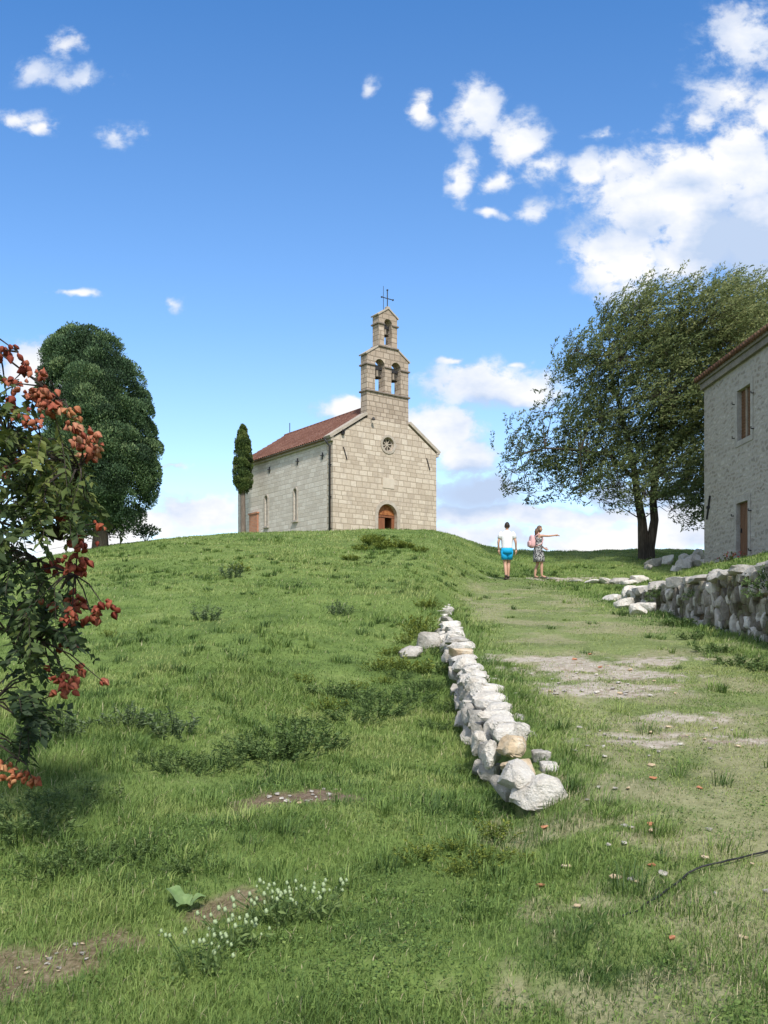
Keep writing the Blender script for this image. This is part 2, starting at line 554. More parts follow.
M_grass, nt = newmat('grass_blades')
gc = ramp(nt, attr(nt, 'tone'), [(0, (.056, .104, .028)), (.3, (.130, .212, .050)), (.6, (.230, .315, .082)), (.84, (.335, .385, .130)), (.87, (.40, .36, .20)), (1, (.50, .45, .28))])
finish(nt, gc, .6, spec=.25, trans=.3)


def grass_object(name, parts):
    Vs, P4, P3, T, o = [], [], [], [], 0
    for V, pol, t in parts:
        Vs.append(V); T.append(t)
        for p in pol: (P4 if p.shape[1] == 4 else P3).append(p + o)
        o += len(V)
    polys = [np.concatenate(x) for x in (P4, P3) if x]
    ob = np_mesh(name, np.concatenate(Vs), polys, M_grass, attrs={'tone': np.concatenate(T)})
    return ob


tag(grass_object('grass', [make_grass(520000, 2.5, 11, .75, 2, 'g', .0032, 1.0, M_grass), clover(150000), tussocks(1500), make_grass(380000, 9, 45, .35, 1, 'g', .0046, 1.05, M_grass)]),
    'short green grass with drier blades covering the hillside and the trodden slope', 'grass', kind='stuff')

# ------------------------------------------------------------------ materials


def mat_ashlar(name, stops, bw, rh, joint, jcol, bump=.35, stain=None, wobble=.05, wsc=1.6):
    m, nt = newmat(name)
    uv = nd(nt, 'ShaderNodeTexCoord').outputs['UV']
    wob = nd(nt, 'ShaderNodeTexNoise', {'Vector': uv, 'Scale': wsc, 'Detail': 3.0}).outputs['Color']
    uvw = vm(nt, 'ADD', uv, vm(nt, 'MULTIPLY', vm(nt, 'SUBTRACT', wob, (.5, .5, .5)), (wobble, wobble, 0)))
    sp = nd(nt, 'ShaderNodeSeparateXYZ', {0: uvw})
    u, v = sp.outputs[0], sp.outputs[1]
    v2 = mt(nt, 'ADD', mt(nt, 'DIVIDE', v, rh), mt(nt, 'MULTIPLY', mt(nt, 'SINE', mt(nt, 'MULTIPLY', v, 2.7)), .33))
    row = mt(nt, 'FLOOR', v2); fv = mt(nt, 'FRACT', v2)
    w = mt(nt, 'ADD', mt(nt, 'DIVIDE', u, bw), mt(nt, 'MULTIPLY', row, 17.37))
    ve = nd(nt, 'ShaderNodeTexVoronoi', {'W': w, 'Scale': 1.0, 'Randomness': .75}, voronoi_dimensions='1D', feature='DISTANCE_TO_EDGE').outputs['Distance']
    vc = nd(nt, 'ShaderNodeTexVoronoi', {'W': w, 'Scale': 1.0, 'Randomness': .75}, voronoi_dimensions='1D', feature='F1').outputs['Color']
    rnd = nd(nt, 'ShaderNodeSeparateXYZ', {0: vc}).outputs[0]
    ju = mt(nt, 'MULTIPLY', ve, bw); jv = mt(nt, 'MULTIPLY', mt(nt, 'MINIMUM', fv, mt(nt, 'SUBTRACT', 1.0, fv)), rh)
    jd = mt(nt, 'MINIMUM', ju, jv)
    jm = mrange(nt, jd, joint * .45, joint)
    n1 = noise(nt, uv, 1.1, 6, .6); n2 = noise(nt, uv, 9, 6, .65)
    t = mt(nt, 'ADD', mt(nt, 'MULTIPLY', rnd, .6), mt(nt, 'ADD', mt(nt, 'MULTIPLY', n1, .35), mt(nt, 'MULTIPLY', n2, .25)))
    c = ramp(nt, mt(nt, 'SUBTRACT', t, .1), stops)
    c = mix(nt, .5, c, ramp(nt, n2, [(.3, .72), (.65, 1.05)]), 'MULTIPLY')
    if stain:
        st = noise(nt, vm(nt, 'MULTIPLY', uv, (1.6, .45, 1)), 1.3, 6, .7)
        c = mix(nt, mrange(nt, st, .48, .70, 0, .75), c, stain)
    c = mix(nt, jm, jcol, c)
    finish(nt, c, .92, mt(nt, 'ADD', jm, mt(nt, 'MULTIPLY', n2, .6)), bump, .02, .15)
    return m


M_chfront = mat_ashlar('pale_ashlar', [(0, (.40, .325, .25)), (.4, (.54, .455, .36)), (.7, (.61, .525, .425)), (1, (.68, .60, .50))], .46, .25, .025, (.34, .275, .21), stain=(.40, .335, .275))
M_chside = mat_ashlar('grey_ashlar', [(0, (.46, .41, .35)), (.4, (.59, .535, .465)), (.7, (.65, .60, .53)), (1, (.71, .66, .59))], .50, .22, .020, (.45, .40, .34), stain=(.50, .45, .39))
M_belfry = mat_ashlar('belfry_ashlar', [(0, (.31, .245, .185)), (.5, (.43, .35, .275)), (1, (.55, .46, .37))], .42, .26, .030, (.24, .19, .145), stain=(.33, .28, .23))
M_trim = mat_noise('dressed_stone', [(0, (.36, .31, .25)), (.5, (.46, .40, .33)), (1, (.55, .49, .42))], 2.2, fine=14, bstr=.25)
M_trimdark = mat_noise('weathered_string_course', [(0, (.16, .135, .11)), (.5, (.24, .20, .17)), (1, (.34, .29, .24))], 3, fine=16, bstr=.3)
M_iron = mat_plain('dark_iron', (.035, .033, .035), .55, .4, .3)
M_bell = mat_plain('aged_bronze', (.09, .075, .055), .5, .5, .6)
M_wood = mat_noise('red_brown_wood', [(0, (.17, .062, .030)), (.5, (.25, .095, .045)), (1, (.33, .14, .07))], 3, .6, .3, .01, 30, stretch=(6, 6, .6), spec=.3)
M_wood2 = mat_noise('carved_tympanum_wood', [(0, (.20, .062, .02)), (.45, (.36, .13, .045)), (1, (.52, .24, .09))], 7, .6, .5, .02, 22, spec=.3)
M_woodold = mat_noise('weathered_brown_wood', [(0, (.10, .052, .032)), (.5, (.17, .090, .055)), (1, (.25, .145, .09))], 4, .75, .4, .01, 30, stretch=(8, 8, .5))
M_woodpale = mat_noise('pale_grey_wood', [(0, (.30, .25, .20)), (1, (.42, .36, .30))], 4, .8, .3, .01, 30)
M_glass, nt = newmat('dark_window_glass')
finish(nt, mix(nt, noise(nt, objco(nt), 3), (.02, .025, .03), (.05, .06, .07)), .15, spec=.5)
M_inner = mat_plain('lime_plaster_inside', (.45, .42, .38), .95)
M_brick, nt = newmat('red_brick')
bt = nd(nt, 'ShaderNodeTexBrick', {'Vector': nd(nt, 'ShaderNodeTexCoord').outputs['UV'], 'Color1': (.40, .155, .085, 1), 'Color2': (.50, .22, .125, 1), 'Mortar': (.36, .27, .21, 1), 'Scale': 1.0, 'Mortar Size': .012, 'Brick Width': .25, 'Row Height': .085})
finish(nt, bt.outputs[0], .9, bt.outputs[1], .3, .01, .1)


def mat_tiles(name, a, b, c, per):
    m, nt = newmat(name)
    co = objco(nt)
    n = noise(nt, co, 1.2, 6, .65); n2 = noise(nt, co, 11, 5, .7)
    col = ramp(nt, mrange(nt, mt(nt, 'ADD', mt(nt, 'MULTIPLY', n, .35), mt(nt, 'MULTIPLY', n2, .65)), .36, .64, smooth=False), [(0, a), (.5, b), (1, c)])
    finish(nt, col, .9, n2, .4, .02, .15)
    return m


M_tiles = mat_tiles('terracotta_roof_tiles', (.10, .045, .034), (.17, .080, .058), (.27, .155, .12), .22)
M_tiles2 = mat_tiles('old_barrel_tiles', (.065, .036, .027), (.13, .070, .048), (.25, .155, .10), .2)
M_lime = mat_noise('white_limestone', [(0, (.55, .49, .41)), (.35, (.71, .655, .575)), (.7, (.80, .755, .68)), (1, (.86, .825, .76))], 6, .95, 1.0, .04, fine=34, spots=((.26, .235, .205), 11, .62))
M_limeo = mat_noise('ochre_limestone', [(0, (.46, .33, .20)), (.4, (.60, .46, .30)), (1, (.72, .62, .47))], 5, .95, .8, .03, fine=26, spots=((.66, .60, .52), 8, .55))
M_limeg = mat_noise('grey_lichened_limestone', [(0, (.27, .245, .21)), (.45, (.42, .39, .345)), (1, (.58, .545, .49))], 5, .95, .8, .03, fine=26, spots=((.12, .11, .09), 9, .60))
M_bark = mat_noise('grey_brown_bark', [(0, (.045, .036, .029)), (.5, (.085, .069, .056)), (1, (.15, .125, .105))], 5, .95, .9, .05, 30, stretch=(3, 3, .5))
M_barkcy = mat_noise('pale_cypress_bark', [(0, (.13, .10, .08)), (1, (.27, .22, .18))], 6, .95, .8, .04, 30, stretch=(3, 3, .4))

# ------------------------------------------------------------------ chapel
ch = empty('chapel', CH0, CHR, 'pale stone chapel with a red tiled roof and a bell gable on the hilltop', 'chapel')
ZB = CH0.z
W_, L_, TH = 6.76, 10.0, .55
EV = 11.72 - ZB                       # eaves
SL = .65
ZC = 13.0 - ZB
fxz = lambda y0: (lambda a, b, d: (a, d, b))


def arch(cx, z0, zs, r, n=12):
    return [(cx - r, z0), (cx + r, z0)] + [(cx + r * math.cos(t), zs + r * math.sin(t)) for t in np.linspace(0, math.pi, n)]


def circ(cx, cz, r, n=24): return [(cx + r * math.cos(t), cz + r * math.sin(t)) for t in np.linspace(0, 2 * math.pi, n, endpoint=False)]


DX, DR, DZS = 3.42, .62, 8.08 - ZB
RX, RZ = 3.46, 11.82 - ZB
s1 = (ZC - EV) / SL
m = MB()
m.prism([(0, -.8), (DX - DR, -.8), (DX - DR, DZS)] + [(DX - DR * math.cos(t), DZS + DR * math.sin(t)) for t in np.linspace(0, math.pi, 16)][1:-1] +
        [(DX + DR, DZS), (DX + DR, -.8), (W_, -.8), (W_, EV), (W_ - s1, ZC), (s1, ZC), (0, EV)], [circ(RX, RZ, .37)], 0, TH, fxz(0))
m.build('front_wall', M_chfront, ch)
# belfry
BC = 3.46
bz = lambda z: z - ZB
outer = [(BC - 1.36, ZC), (BC + 1.36, ZC), (BC + 1.36, bz(16.33)), (BC + .68, bz(16.78)), (BC + .60, bz(16.80)), (BC + .60, bz(18.50)), (BC, bz(18.90)), (BC - .60, bz(18.50)), (BC - .60, bz(16.80)), (BC - .68, bz(16.78)), (BC - 1.36, bz(16.33))]
m = MB()
m.prism(outer, [arch(BC - .53, bz(14.50), bz(15.88), .31), arch(BC + .53, bz(14.50), bz(15.88), .31), arch(BC, bz(17.0), bz(18.12), .25)], 0, TH, fxz(0))
bel = m.build('belfry', M_belfry, ch)


def slab(m, p, q, th, y0, y1):
    """sloping slab in the (x, z) plane from p to q"""
    a, b = Vector((p[0], 0, p[1])), Vector((q[0], 0, q[1]))
    d = (b - a).normalized(); up = Vector((-d.z, 0, d.x))
    if up.z < 0: up = -up
    vs = []
    for y in (y0, y1):
        for pt in (a, b, b + up * th, a + up * th): vs.append((pt.x, y, pt.z))
    m.add(vs, [(0, 1, 2, 3), (7, 6, 5, 4), (0, 4, 5, 1), (1, 5, 6, 2), (2, 6, 7, 3), (3, 7, 4, 0)])


for z, x0, x1 in ((14.45, -1.36, 1.36), (16.88, -.60, .60)):
    m = MB(); m.box((BC + (x0 + x1) / 2, TH / 2, bz(z)), (x1 - x0 + .16, TH + .16, .09)); m.build('string_course', M_trimdark, bel, bevel=.02)
for z, spans in ((15.82, ((-1.36, -.84), (-.22, .22), (.84, 1.36))), (18.06, ((-.60, -.25), (.25, .60)))):
    m = MB()
    for x0, x1 in spans:
        e0 = .08 if abs(x0) > .5 and x0 < 0 and x0 == spans[0][0] else -.003
        e1 = .08 if x1 == spans[-1][1] else -.003
        m.box((BC + (x0 - e0 + x1 + e1) / 2, TH / 2, bz(z)), (x1 - x0 + e0 + e1, TH + .14, .08))
    m.build('string_course', M_trimdark, bel, bevel=.015)
m = MB()
slab(m, (BC - 1.43, bz(16.30)), (BC - .603, bz(16.845)), .07, -.05, TH + .05)
m.build('shoulder_coping', M_trim, bel); m = MB()
slab(m, (BC + .603, bz(16.845)), (BC + 1.43, bz(16.30)), .07, -.05, TH + .05)
m.build('shoulder_coping', M_trim, bel)
m = MB()
slab(m, (BC - .66, bz(18.46)), (BC, bz(18.90)), .07, -.05, TH + .05)
slab(m, (BC + .002, bz(18.90)), (BC + .66, bz(18.46)), .07, -.05, TH + .05)
m.box((BC + .06, .14, bz(18.98)), (.2, .2, .14))
m.build('gable_coping', M_trim, bel)
# bells with their yokes
for bx, bzz, s in ((BC - .53, bz(15.25), 1.0), (BC + .53, bz(15.25), 1.0), (BC, bz(17.55), .85)):
    m = MB(); pr = [(.0, .44), (.05, .44), (.11, .41), (.14, .33), (.155, .2), (.19, .09), (.24, .0), (.215, .0), (.13, .2), (.0, .36)]
    n = 20; vs = []; fs = []
    for r, z in pr:
        for k in range(n): vs.append((bx + r * s * math.cos(2 * math.pi * k / n), TH / 2 + r * s * math.sin(2 * math.pi * k / n), bzz + z * s))
    for i in range(len(pr) - 1):
        for k in range(n): fs.append((i * n + k, i * n + (k + 1) % n, (i + 1) * n + (k + 1) % n, (i + 1) * n + k))
    m.add(vs, fs)
    b = m.build('bell', M_bell, ch, smooth=True)
    m = MB(); m.box((bx, TH / 2, bzz + .51 * s), (.58 * s if s == 1 else .46, .14, .13)); m.box((bx, TH / 2, bzz + .62 * s), (.24 * s, .11, .09)); m.build('yoke', M_iron, b)
    m = MB(); m.tube([(bx, TH / 2, bzz + .3 * s), (bx, TH / 2, bzz - .02)], .018, 6); m.tube([(bx, TH / 2, bzz + .02), (bx, TH / 2, bzz - .06)], .04, 8); m.build('clapper', M_iron, b)
# cross and lightning rod
CX, CY = BC + .06, .14
m = MB()
m.tube([(CX, CY, bz(19.0)), (CX, CY, bz(19.93))], .026, 8)
m.tube([(CX - .36, CY, bz(19.5)), (CX + .36, CY, bz(19.5))], .024, 8)
for p in ((CX - .37, bz(19.5)), (CX + .37, bz(19.5)), (CX, bz(19.94))): m.tube([(p[0], CY - .03, p[1]), (p[0], CY + .03, p[1])], .045, 8)
m.build('cross', M_iron, ch)
m = MB(); m.tube([(CX - .17, CY + .12, bz(18.7)), (CX - .17, CY + .12, bz(20.15))], [.018, .012], 6); m.build('lightning_rod', M_iron, ch)
# side and back walls
fyz = lambda x0: (lambda a, b, d: (x0 + d, a, b))
WN = [(3.57, 7.97 - ZB, 9.50 - ZB), (6.65, 7.97 - ZB, 9.50 - ZB)]
m = MB()
m.prism([(TH, -.8), (L_, -.8), (L_, EV), (TH, EV)], [arch(t, a, b, .15) for t, a, b in WN], 0, TH, fyz(0)); m.build('side_wall', M_chside, ch)
m = MB(); m.prism([(TH, -.8), (L_, -.8), (L_, EV), (TH, EV)], [], 0, TH, fyz(W_ - TH)); m.build('side_wall', M_chside, ch)
m = MB(); m.prism([(TH + .002, -.8), (W_ - TH - .002, -.8), (W_ - TH - .002, EV + .3), (W_ / 2, EV + SL * W_ / 2 - .1), (TH + .002, EV + .3)], [], L_ - TH, L_ - .003, fxz(0)); m.build('back_wall', M_chside, ch)
m = MB(); m.box((W_ / 2, L_ / 2, .03), (W_ - 2 * TH - .01, L_ - 2 * TH - .01, .06)); m.build('floor_slab', M_inner, ch)
M_sidetrim = mat_noise('side_window_stone', [(0, (.36, .315, .265)), (1, (.50, .45, .39))], 3, fine=16)
# windows of the side wall
for t, a, b in WN:
    m = MB()
    fr = arch(t, a, b, .15); fo = arch(t, a - .10, b, .27)
    fo = arch(t, a - .06, b, .21)
    m.prism(fo, [fr], -.05, -.002, fyz(0))
    w = m.build('window', M_sidetrim, ch)
    m = MB(); m.prism(arch(t, a + .002, b - .002, .147), [], .30, .32, fyz(0)); m.build('pane', M_glass, w)
    m = MB(); m.box((-.06, t, a - .10), (.11, .52, .06)); m.build('sill', M_sidetrim, w)
# bricked-up doorway at the far end
m = MB(); m.box((-.055, 8.0, .95), (.10, .92, 3.2)); nb = m.build('brick_infill', M_brick, ch)
m = MB(); m.box((-.075, 8.0, 2.60), (.15, 1.04, .09)); m.build('brick_cap', M_brick, nb)
# cornice along the sides, rake copings
for x in (0, W_):
    sg = -1 if x == 0 else 1
    m = MB()
    m.box((x + sg * .07, L_ / 2 - .02, EV - .10), (.14, L_ + .06, .14)); m.box((x + sg * .10, L_ / 2 - .02, EV + .02), (.20, L_ + .1, .10))
    m.build('eaves_cornice', M_trim, ch, bevel=.02)
m = MB()
slab(m, (-.20, EV - .20 * SL + .10), (BC - 1.365, EV + (BC - 1.365) * SL + .10), .14, -.10, .50)
m.build('rake_coping', M_trim, ch)
m = MB()
slab(m, (BC + 1.365, EV + (W_ - BC - 1.365) * SL + .10), (W_ + .17, EV - .17 * SL + .10), .16, -.08, .50)
m.build('rake_coping', M_trim, ch)
# corrugated tile roof
def tile_roof(y0, y1, width, z_eave, slope, over, per, amp, rows, x0=0.0):
    ny_ = int((y1 - y0) / per * 8); Vs, Ps, off = [], [], 0
    yy = np.linspace(y0, y1, ny_ + 1)
    for sg in (0, 1):
        ssp = []
        for r in range(rows):
            ssp += [r / rows, (r + .999) / rows]
        ssp = np.array(ssp)
        S, Yv = np.meshgrid(ssp * (width / 2 + over) - over, yy, indexing='ij')
        step = np.tile([0.035, 0.0], rows)[:, None]
        wob = .012 * (vnoise(Yv * 5, S * 3, 4) - .5)
        Zv = z_eave + S * slope + amp * np.abs(np.sin(np.pi * Yv / per)) + step + wob
        Xv = S if sg == 0 else width - S
        Vs.append(np.stack([Xv + x0, Yv, Zv], -1).reshape(-1, 3))
        nn = ny_ + 1
        k = (np.arange(len(ssp) - 1)[:, None] * nn + np.arange(ny_)[None, :]).ravel() + off
        Ps.append(np.stack([k, k + 1, k + 1 + nn, k + nn], 1)); off += len(ssp) * nn
    return np.concatenate(Vs), [np.concatenate(Ps)]


V, P_ = tile_roof(.45, L_ + .18, W_, EV + .14, SL, .28, .21, .07, 11)
rf = np_mesh('roof', V, P_, M_tiles, ch)
m = MB()
for k in range(26):
    y = .62 + k * .372
    if y > L_: break
    m.tube([(W_ / 2, y, EV + W_ / 2 * SL + .15), (W_ / 2, y + .36, EV + W_ / 2 * SL + .17)], [.12, .10], 10)
m.build('ridge_tiles', M_tiles, rf, smooth=True)
m = MB(); m.tube([(W_ / 2, L_ - .25, EV + W_ / 2 * SL + .2), (W_ / 2, L_ - .25, EV + W_ / 2 * SL + .85)], .025, 6); m.build('ridge_spike', M_iron, rf)
# roof underside boards
m = MB()
slab(m, (-.24, EV - .24 * SL + .08), (W_ / 2, EV + W_ / 2 * SL + .08), .03, .52, L_ + .14)
slab(m, (W_ / 2 + .002, EV + W_ / 2 * SL + .08), (W_ + .24, EV - .24 * SL + .08), .03, .52, L_ + .14)
m.build('roof_boards', M_woodold, rf)
# door
dr = MB()
dr.prism([(DX - DR * math.cos(t), DZS + .05 + (DR) * math.sin(t)) for t in np.linspace(0.04, math.pi - .04, 18)], [], .22, .28, fxz(0))
door = dr.build('door', M_wood2, ch)
m = MB(); m.box((DX, .25, DZS - .01), (2 * DR - .01, .12, .10)); m.build('transom', M_wood, door)
m = MB(); m.box((DX - DR * .5, .25, DZS / 2 - .06), (DR * 1.0 - .02, .06, DZS - .02)); m.box((DX - DR * .5, .21, DZS * .70), (DR * .62, .03, DZS * .34)); m.box((DX - DR * .5, .21, DZS * .26), (DR * .62, .03, DZS * .34)); m.build('door_leaf', M_wood, door, bevel=.008)
m = MB(); m.box((DX + DR - .05, .60, DZS / 2 - .06), (.06, .60, DZS - .02)); m.box((DX + DR - .10, .24, DZS / 2 - .06), (.18, .07, DZS - .02)); m.build('door_leaf', M_wood, door)
m = MB()
ro, ri = DR + .20, DR + .003
fo = [(DX - ro, -.6), (DX - ri, -.6), (DX - ri, DZS)] + [(DX - ri * math.cos(t), DZS + ri * math.sin(t)) for t in np.linspace(0, math.pi, 18)][1:-1] + [(DX + ri, DZS), (DX + ri, -.6), (DX + ro, -.6), (DX + ro, DZS)] + [(DX + ro * math.cos(t), DZS + ro * math.sin(t)) for t in np.linspace(0, math.pi, 18)][1:-1] + [(DX - ro, DZS)]
m.prism(fo, [], -.035, .10, fxz(0)); m.build('door_surround', M_trim, ch)
# rose window
m = MB()
m.prism(circ(RX, RZ, .50), [circ(RX, RZ, .372)], -.04, -.002, fxz(0))
rose = m.build('rose_window', M_trim, ch)
m = MB()
m.prism(circ(RX, RZ, .366), [circ(RX, RZ, .31)], .10, .22, fxz(0))
m.tube([(RX, .10, RZ), (RX, .22, RZ)], .085, 14)
for k in range(8):
    t = k * math.pi / 4 + .2
    m.box((RX + .2 * math.cos(t), .16, RZ + .2 * math.sin(t)), (.25, .10, .05), Matrix.Rotation(-t, 3, 'Y'))
m.build('tracery', M_trim, rose)
m = MB(); m.prism(circ(RX, RZ, .368), [], .26, .275, fxz(0)); m.build('pane', M_glass, rose)
m = MB(); m.box((RX + .02, -.012, bz(9.79)), (.76, .03, .54)); m.build('plaque', mat_noise('smooth_plaque_stone', [(0, (.52, .44, .35)), (1, (.60, .53, .44))], 2, bstr=.1), ch, bevel=.008)
# drainpipe, wall anchors, lamp
m = MB(); m.tube([(-.30, .32, EV + .0), (-.22, .26, EV - .2), (-.065, .20, EV - .40), (-.065, .20, -.5)], .048, 8)
dp = m.build('drainpipe', M_iron, ch, smooth=True)
for z in (1.0, 2.6, 4.2):
    m = MB(); m.box((-.05, .20, z), (.10, .14, .04)); m.build('bracket', M_iron, dp)
for y, z in ((3.35, bz(11.03)), (6.3, bz(11.03)), (.95, bz(10.95))):
    m = MB()
    m.box((-.025, y, z), (.04, .05, .36), Matrix.Rotation(.12, 3, 'X')); m.box((-.05, y, z + .02), (.04, .30, .045), Matrix.Rotation(.2, 3, 'X'))
    m.build('wall_anchor', M_iron, ch)
for x, z, a in ((.72, bz(11.02), .35), (W_ - .60, bz(11.10), .35)):
    m = MB(); m.box((x, -.03, z), (.04, .05, .66), Matrix.Rotation(-a, 3, 'Y')); m.build('wall_anchor', M_iron, ch)
m = MB(); m.tube([(2.35, .0, bz(12.95)), (2.35, -.22, bz(13.0))], .02, 6); m.tube([(2.35, -.22, bz(13.03)), (2.35, -.24, bz(12.90))], [.05, .09], 10); m.build('wall_lamp', M_iron, ch)
m = MB(); m.box((.55, -.07, bz(12.06)), (.14, .16, .22)); m.box((.55, -.18, bz(12.12)), (.08, .10, .08)); m.build('floodlight', M_iron, ch)

# ------------------------------------------------------------------ stone house at the right
M_rubble, nt = newmat('grey_rubble_render')
uv = nd(nt, 'ShaderNodeTexCoord').outputs['UV']
vor = nd(nt, 'ShaderNodeTexVoronoi', {'Vector': vm(nt, 'MULTIPLY', uv, (6.2, 8.5, 1)), 'Scale': 1.0, 'Randomness': 1.0}, feature='SMOOTH_F1', voronoi_dimensions='2D')
vd = nd(nt, 'ShaderNodeTexVoronoi', {'Vector': vm(nt, 'ADD', vm(nt, 'MULTIPLY', uv, (5.5, 8.0, 1)), vm(nt, 'MULTIPLY', nd(nt, 'ShaderNodeTexNoise', {'Vector': uv, 'Scale': 7.0, 'Detail': 4.0}).outputs['Color'], (1.6, 1.6, 0))), 'Scale': 1.0}, feature='DISTANCE_TO_EDGE', voronoi_dimensions='2D').outputs['Distance']
n1 = noise(nt, uv, .9, 6, .65); n2 = noise(nt, uv, 5.5, 9, .72); n3 = noise(nt, vm(nt, 'MULTIPLY', uv, (1, .3, 1)), 1.6, 6, .7)
c = ramp(nt, mrange(nt, mt(nt, 'ADD', mt(nt, 'MULTIPLY', n2, .6), mt(nt, 'MULTIPLY', n1, .4)), .32, .68, smooth=False), [(0, (.24, .215, .19)), (.35, (.46, .425, .385)), (.7, (.63, .595, .55)), (1, (.78, .75, .71))])
c = mix(nt, .45, c, ramp(nt, vor.outputs['Distance'], [(.15, .62), (.6, 1.15)]), 'MULTIPLY')
c = mix(nt, mrange(nt, vd, .0, .16), mix(nt, mt(nt, 'MULTIPLY', n2, .75), c, (.19, .165, .145)), c)
c = mix(nt, mrange(nt, n3, .56, .72, 0, .7), c, (.17, .145, .125))
finish(nt, c, .95, mt(nt, 'ADD', mt(nt, 'MULTIPLY', mrange(nt, vd, 0, .15), .6), n2), .6, .04, .1)
M_rubble = mat_ashlar('grey_coursed_rubble', [(0, (.20, .178, .155)), (.35, (.32, .292, .262)), (.65, (.41, .38, .345)), (1, (.56, .525, .48))], .26, .15, .05, (.37, .342, .31), .5, (.22, .185, .15), .34, 3.6)
ho = empty('stone_house', HO, HR, 'two storey grey stone house with brown shutters standing on the terrace', 'house')
HL, HD, HE = 11.0, 7.5, 10.25 - HO.z
zl = lambda z: z - HO.z
# openings: local x = metres from the far corner towards the camera
OP = [(2.68, 3.62, zl(7.70), zl(9.25)), (2.62, 3.44, zl(4.12), zl(5.80)), (7.4, 8.3, zl(7.70), zl(9.25)), (7.4, 8.3, zl(4.5), zl(5.8))]
m = MB()
m.prism([(0, -.8), (HL, -.8), (HL, HE), (0, HE)], [[(a, c_), (b, c_), (b, d), (a, d)] for a, b, c_, d in OP], 0, .6, fxz(0))
m.build('long_wall', M_rubble, ho)
m = MB(); m.prism([(0, -.8), (HL, -.8), (HL, HE), (0, HE)], [], HD - .6, HD, fxz(0)); m.build('back_wall', M_rubble, ho)
gp = [(.602, -.8), (HD - .602, -.8), (HD - .602, HE + .2), (HD / 2, HE + HD / 2 * .5 - .1), (.602, HE + .2)]
m = MB(); m.prism(gp, [], .003, .6, fyz(0)); m.build('gable_wall', M_rubble, ho)
m = MB(); m.prism(gp, [], HL - .6, HL - .003, fyz(0)); m.build('gable_wall', M_rubble, ho)
m = MB(); m.box((HL / 2, -.04, HE - .14), (HL + .12, .16, .20)); m.box((HL / 2, -.07, HE + .02), (HL + .18, .24, .12)); m.build('stone_cornice', mat_noise('cornice_stone', [(0, (.17, .15, .13)), (1, (.31, .28, .25))], 3, fine=20), ho, bevel=.015)
# roof: barrel tiles laid up the slope
V, P_ = tile_roof(0, HL + .3, HD, 0, .5, .26, .20, .075, 14)
V = np.stack([V[:, 1] - .15, V[:, 0], V[:, 2] + HE + .20], 1)
rf = np_mesh('roof', V, P_, M_tiles2, ho)
m = MB()
for k in range(56):
    x = -.15 + .1 + k * .20
    m.tube([(x, -.30, HE + .085), (x, .0, HE + .235)], [.082, .078], 10)
m.build('eaves_tiles', M_tiles2, rf, smooth=True)
m = MB()
for sg in (0, 1):
    y0, z0, y1, z1 = (-.22, HE + .085, HD / 2, HE + HD / 2 * .5 + .11) if sg == 0 else (HD + .22, HE + .08, HD / 2 + .003, HE + HD / 2 * .5 + .11)
    m.add([(-.1, y0, z0), (HL + .2, y0, z0), (HL + .2, y1, z1), (-.1, y1, z1), (-.1, y0, z0 + .05), (HL + .2, y0, z0 + .05), (HL + .2, y1, z1 + .05), (-.1, y1, z1 + .05)],
          [(3, 2, 1, 0), (4, 5, 6, 7), (0, 1, 5, 4), (1, 2, 6, 5), (2, 3, 7, 6), (3, 0, 4, 7)])
m.build('roof_boards', M_woodold, rf)
M_jamb = mat_noise('dressed_grey_stone', [(0, (.30, .275, .25)), (.5, (.40, .375, .345)), (1, (.50, .475, .45))], 3, fine=18, bstr=.3)
for i, (a, b, c_, d) in enumerate(OP):
    isdoor = i == 1
    m = MB()
    t = .16
    m.prism([(a - t, c_ - (0 if isdoor else t)), (b + t, c_ - (0 if isdoor else t)), (b + t, d + t + .02), (a - t, d + t + .02)], [[(a + .002, c_ + .002 + (0 if not isdoor else .02)), (b - .002, c_ + .002 + (0 if not isdoor else .02)), (b - .002, d - .002), (a + .002, d - .002)]], -.025, .17, fxz(0))
    nm = 'door' if isdoor else 'window'
    fr = m.build(nm, M_jamb, ho)
    w = b - a
    if isdoor:
        m = MB()
        for k in range(5): m.box((a + w * (k + .5) / 5, .13, (c_ + d) / 2 + .01), (w / 5 - .008, .05, d - c_ - .04))
        m.build('door_leaf', M_woodold, fr)
        m = MB(); m.box((a + .12, .09, (c_ + d) / 2), (.02, .05, .14)); m.build('handle', M_iron, fr)
    else:
        m = MB(); m.box(((a + b) / 2, .30, (c_ + d) / 2), (w - .01, .03, d - c_ - .01)); m.build('pane', M_glass, fr)
        for k in (0, 1):
            m = MB(); x0 = a + w * (.02 + .5 * k); x1 = x0 + w * .46
            m.box(((x0 + x1) / 2, .14, (c_ + d) / 2), (x1 - x0, .05, d - c_ - .03))
            for z in np.linspace(c_ + .12, d - .12, 14): m.box(((x0 + x1) / 2, .11, z), (x1 - x0 - .10, .03, .05), Matrix.Rotation(.5, 3, 'X'))
            m.build('shutter', M_woodold, fr)
        m = MB(); m.box(((a + b) / 2, .10, (c_ + d) / 2), (.05, .09, d - c_ - .03)); m.build('mullion', M_woodpale, fr)
    for zz in (c_ + .15, d - .35):
        for xx in (a - .20, b + .20):
            m = MB(); m.tube([(xx, 0, zz), (xx, -.09, zz), (xx, -.09, zz + .06)], .018, 6); m.build('hinge_pin', M_iron, ho)
m = MB(); m.box((.42, -.03, zl(6.0)), (.05, .05, .8), Matrix.Rotation(.35, 3, 'Y')); m.build('wall_anchor', M_iron, ho)
m = MB(); m.box((.45, -.05, zl(6.0)), (.08, .10, .08)); m.build('anchor_plate', M_iron, ho)

# ------------------------------------------------------------------ stones
_ico = {}


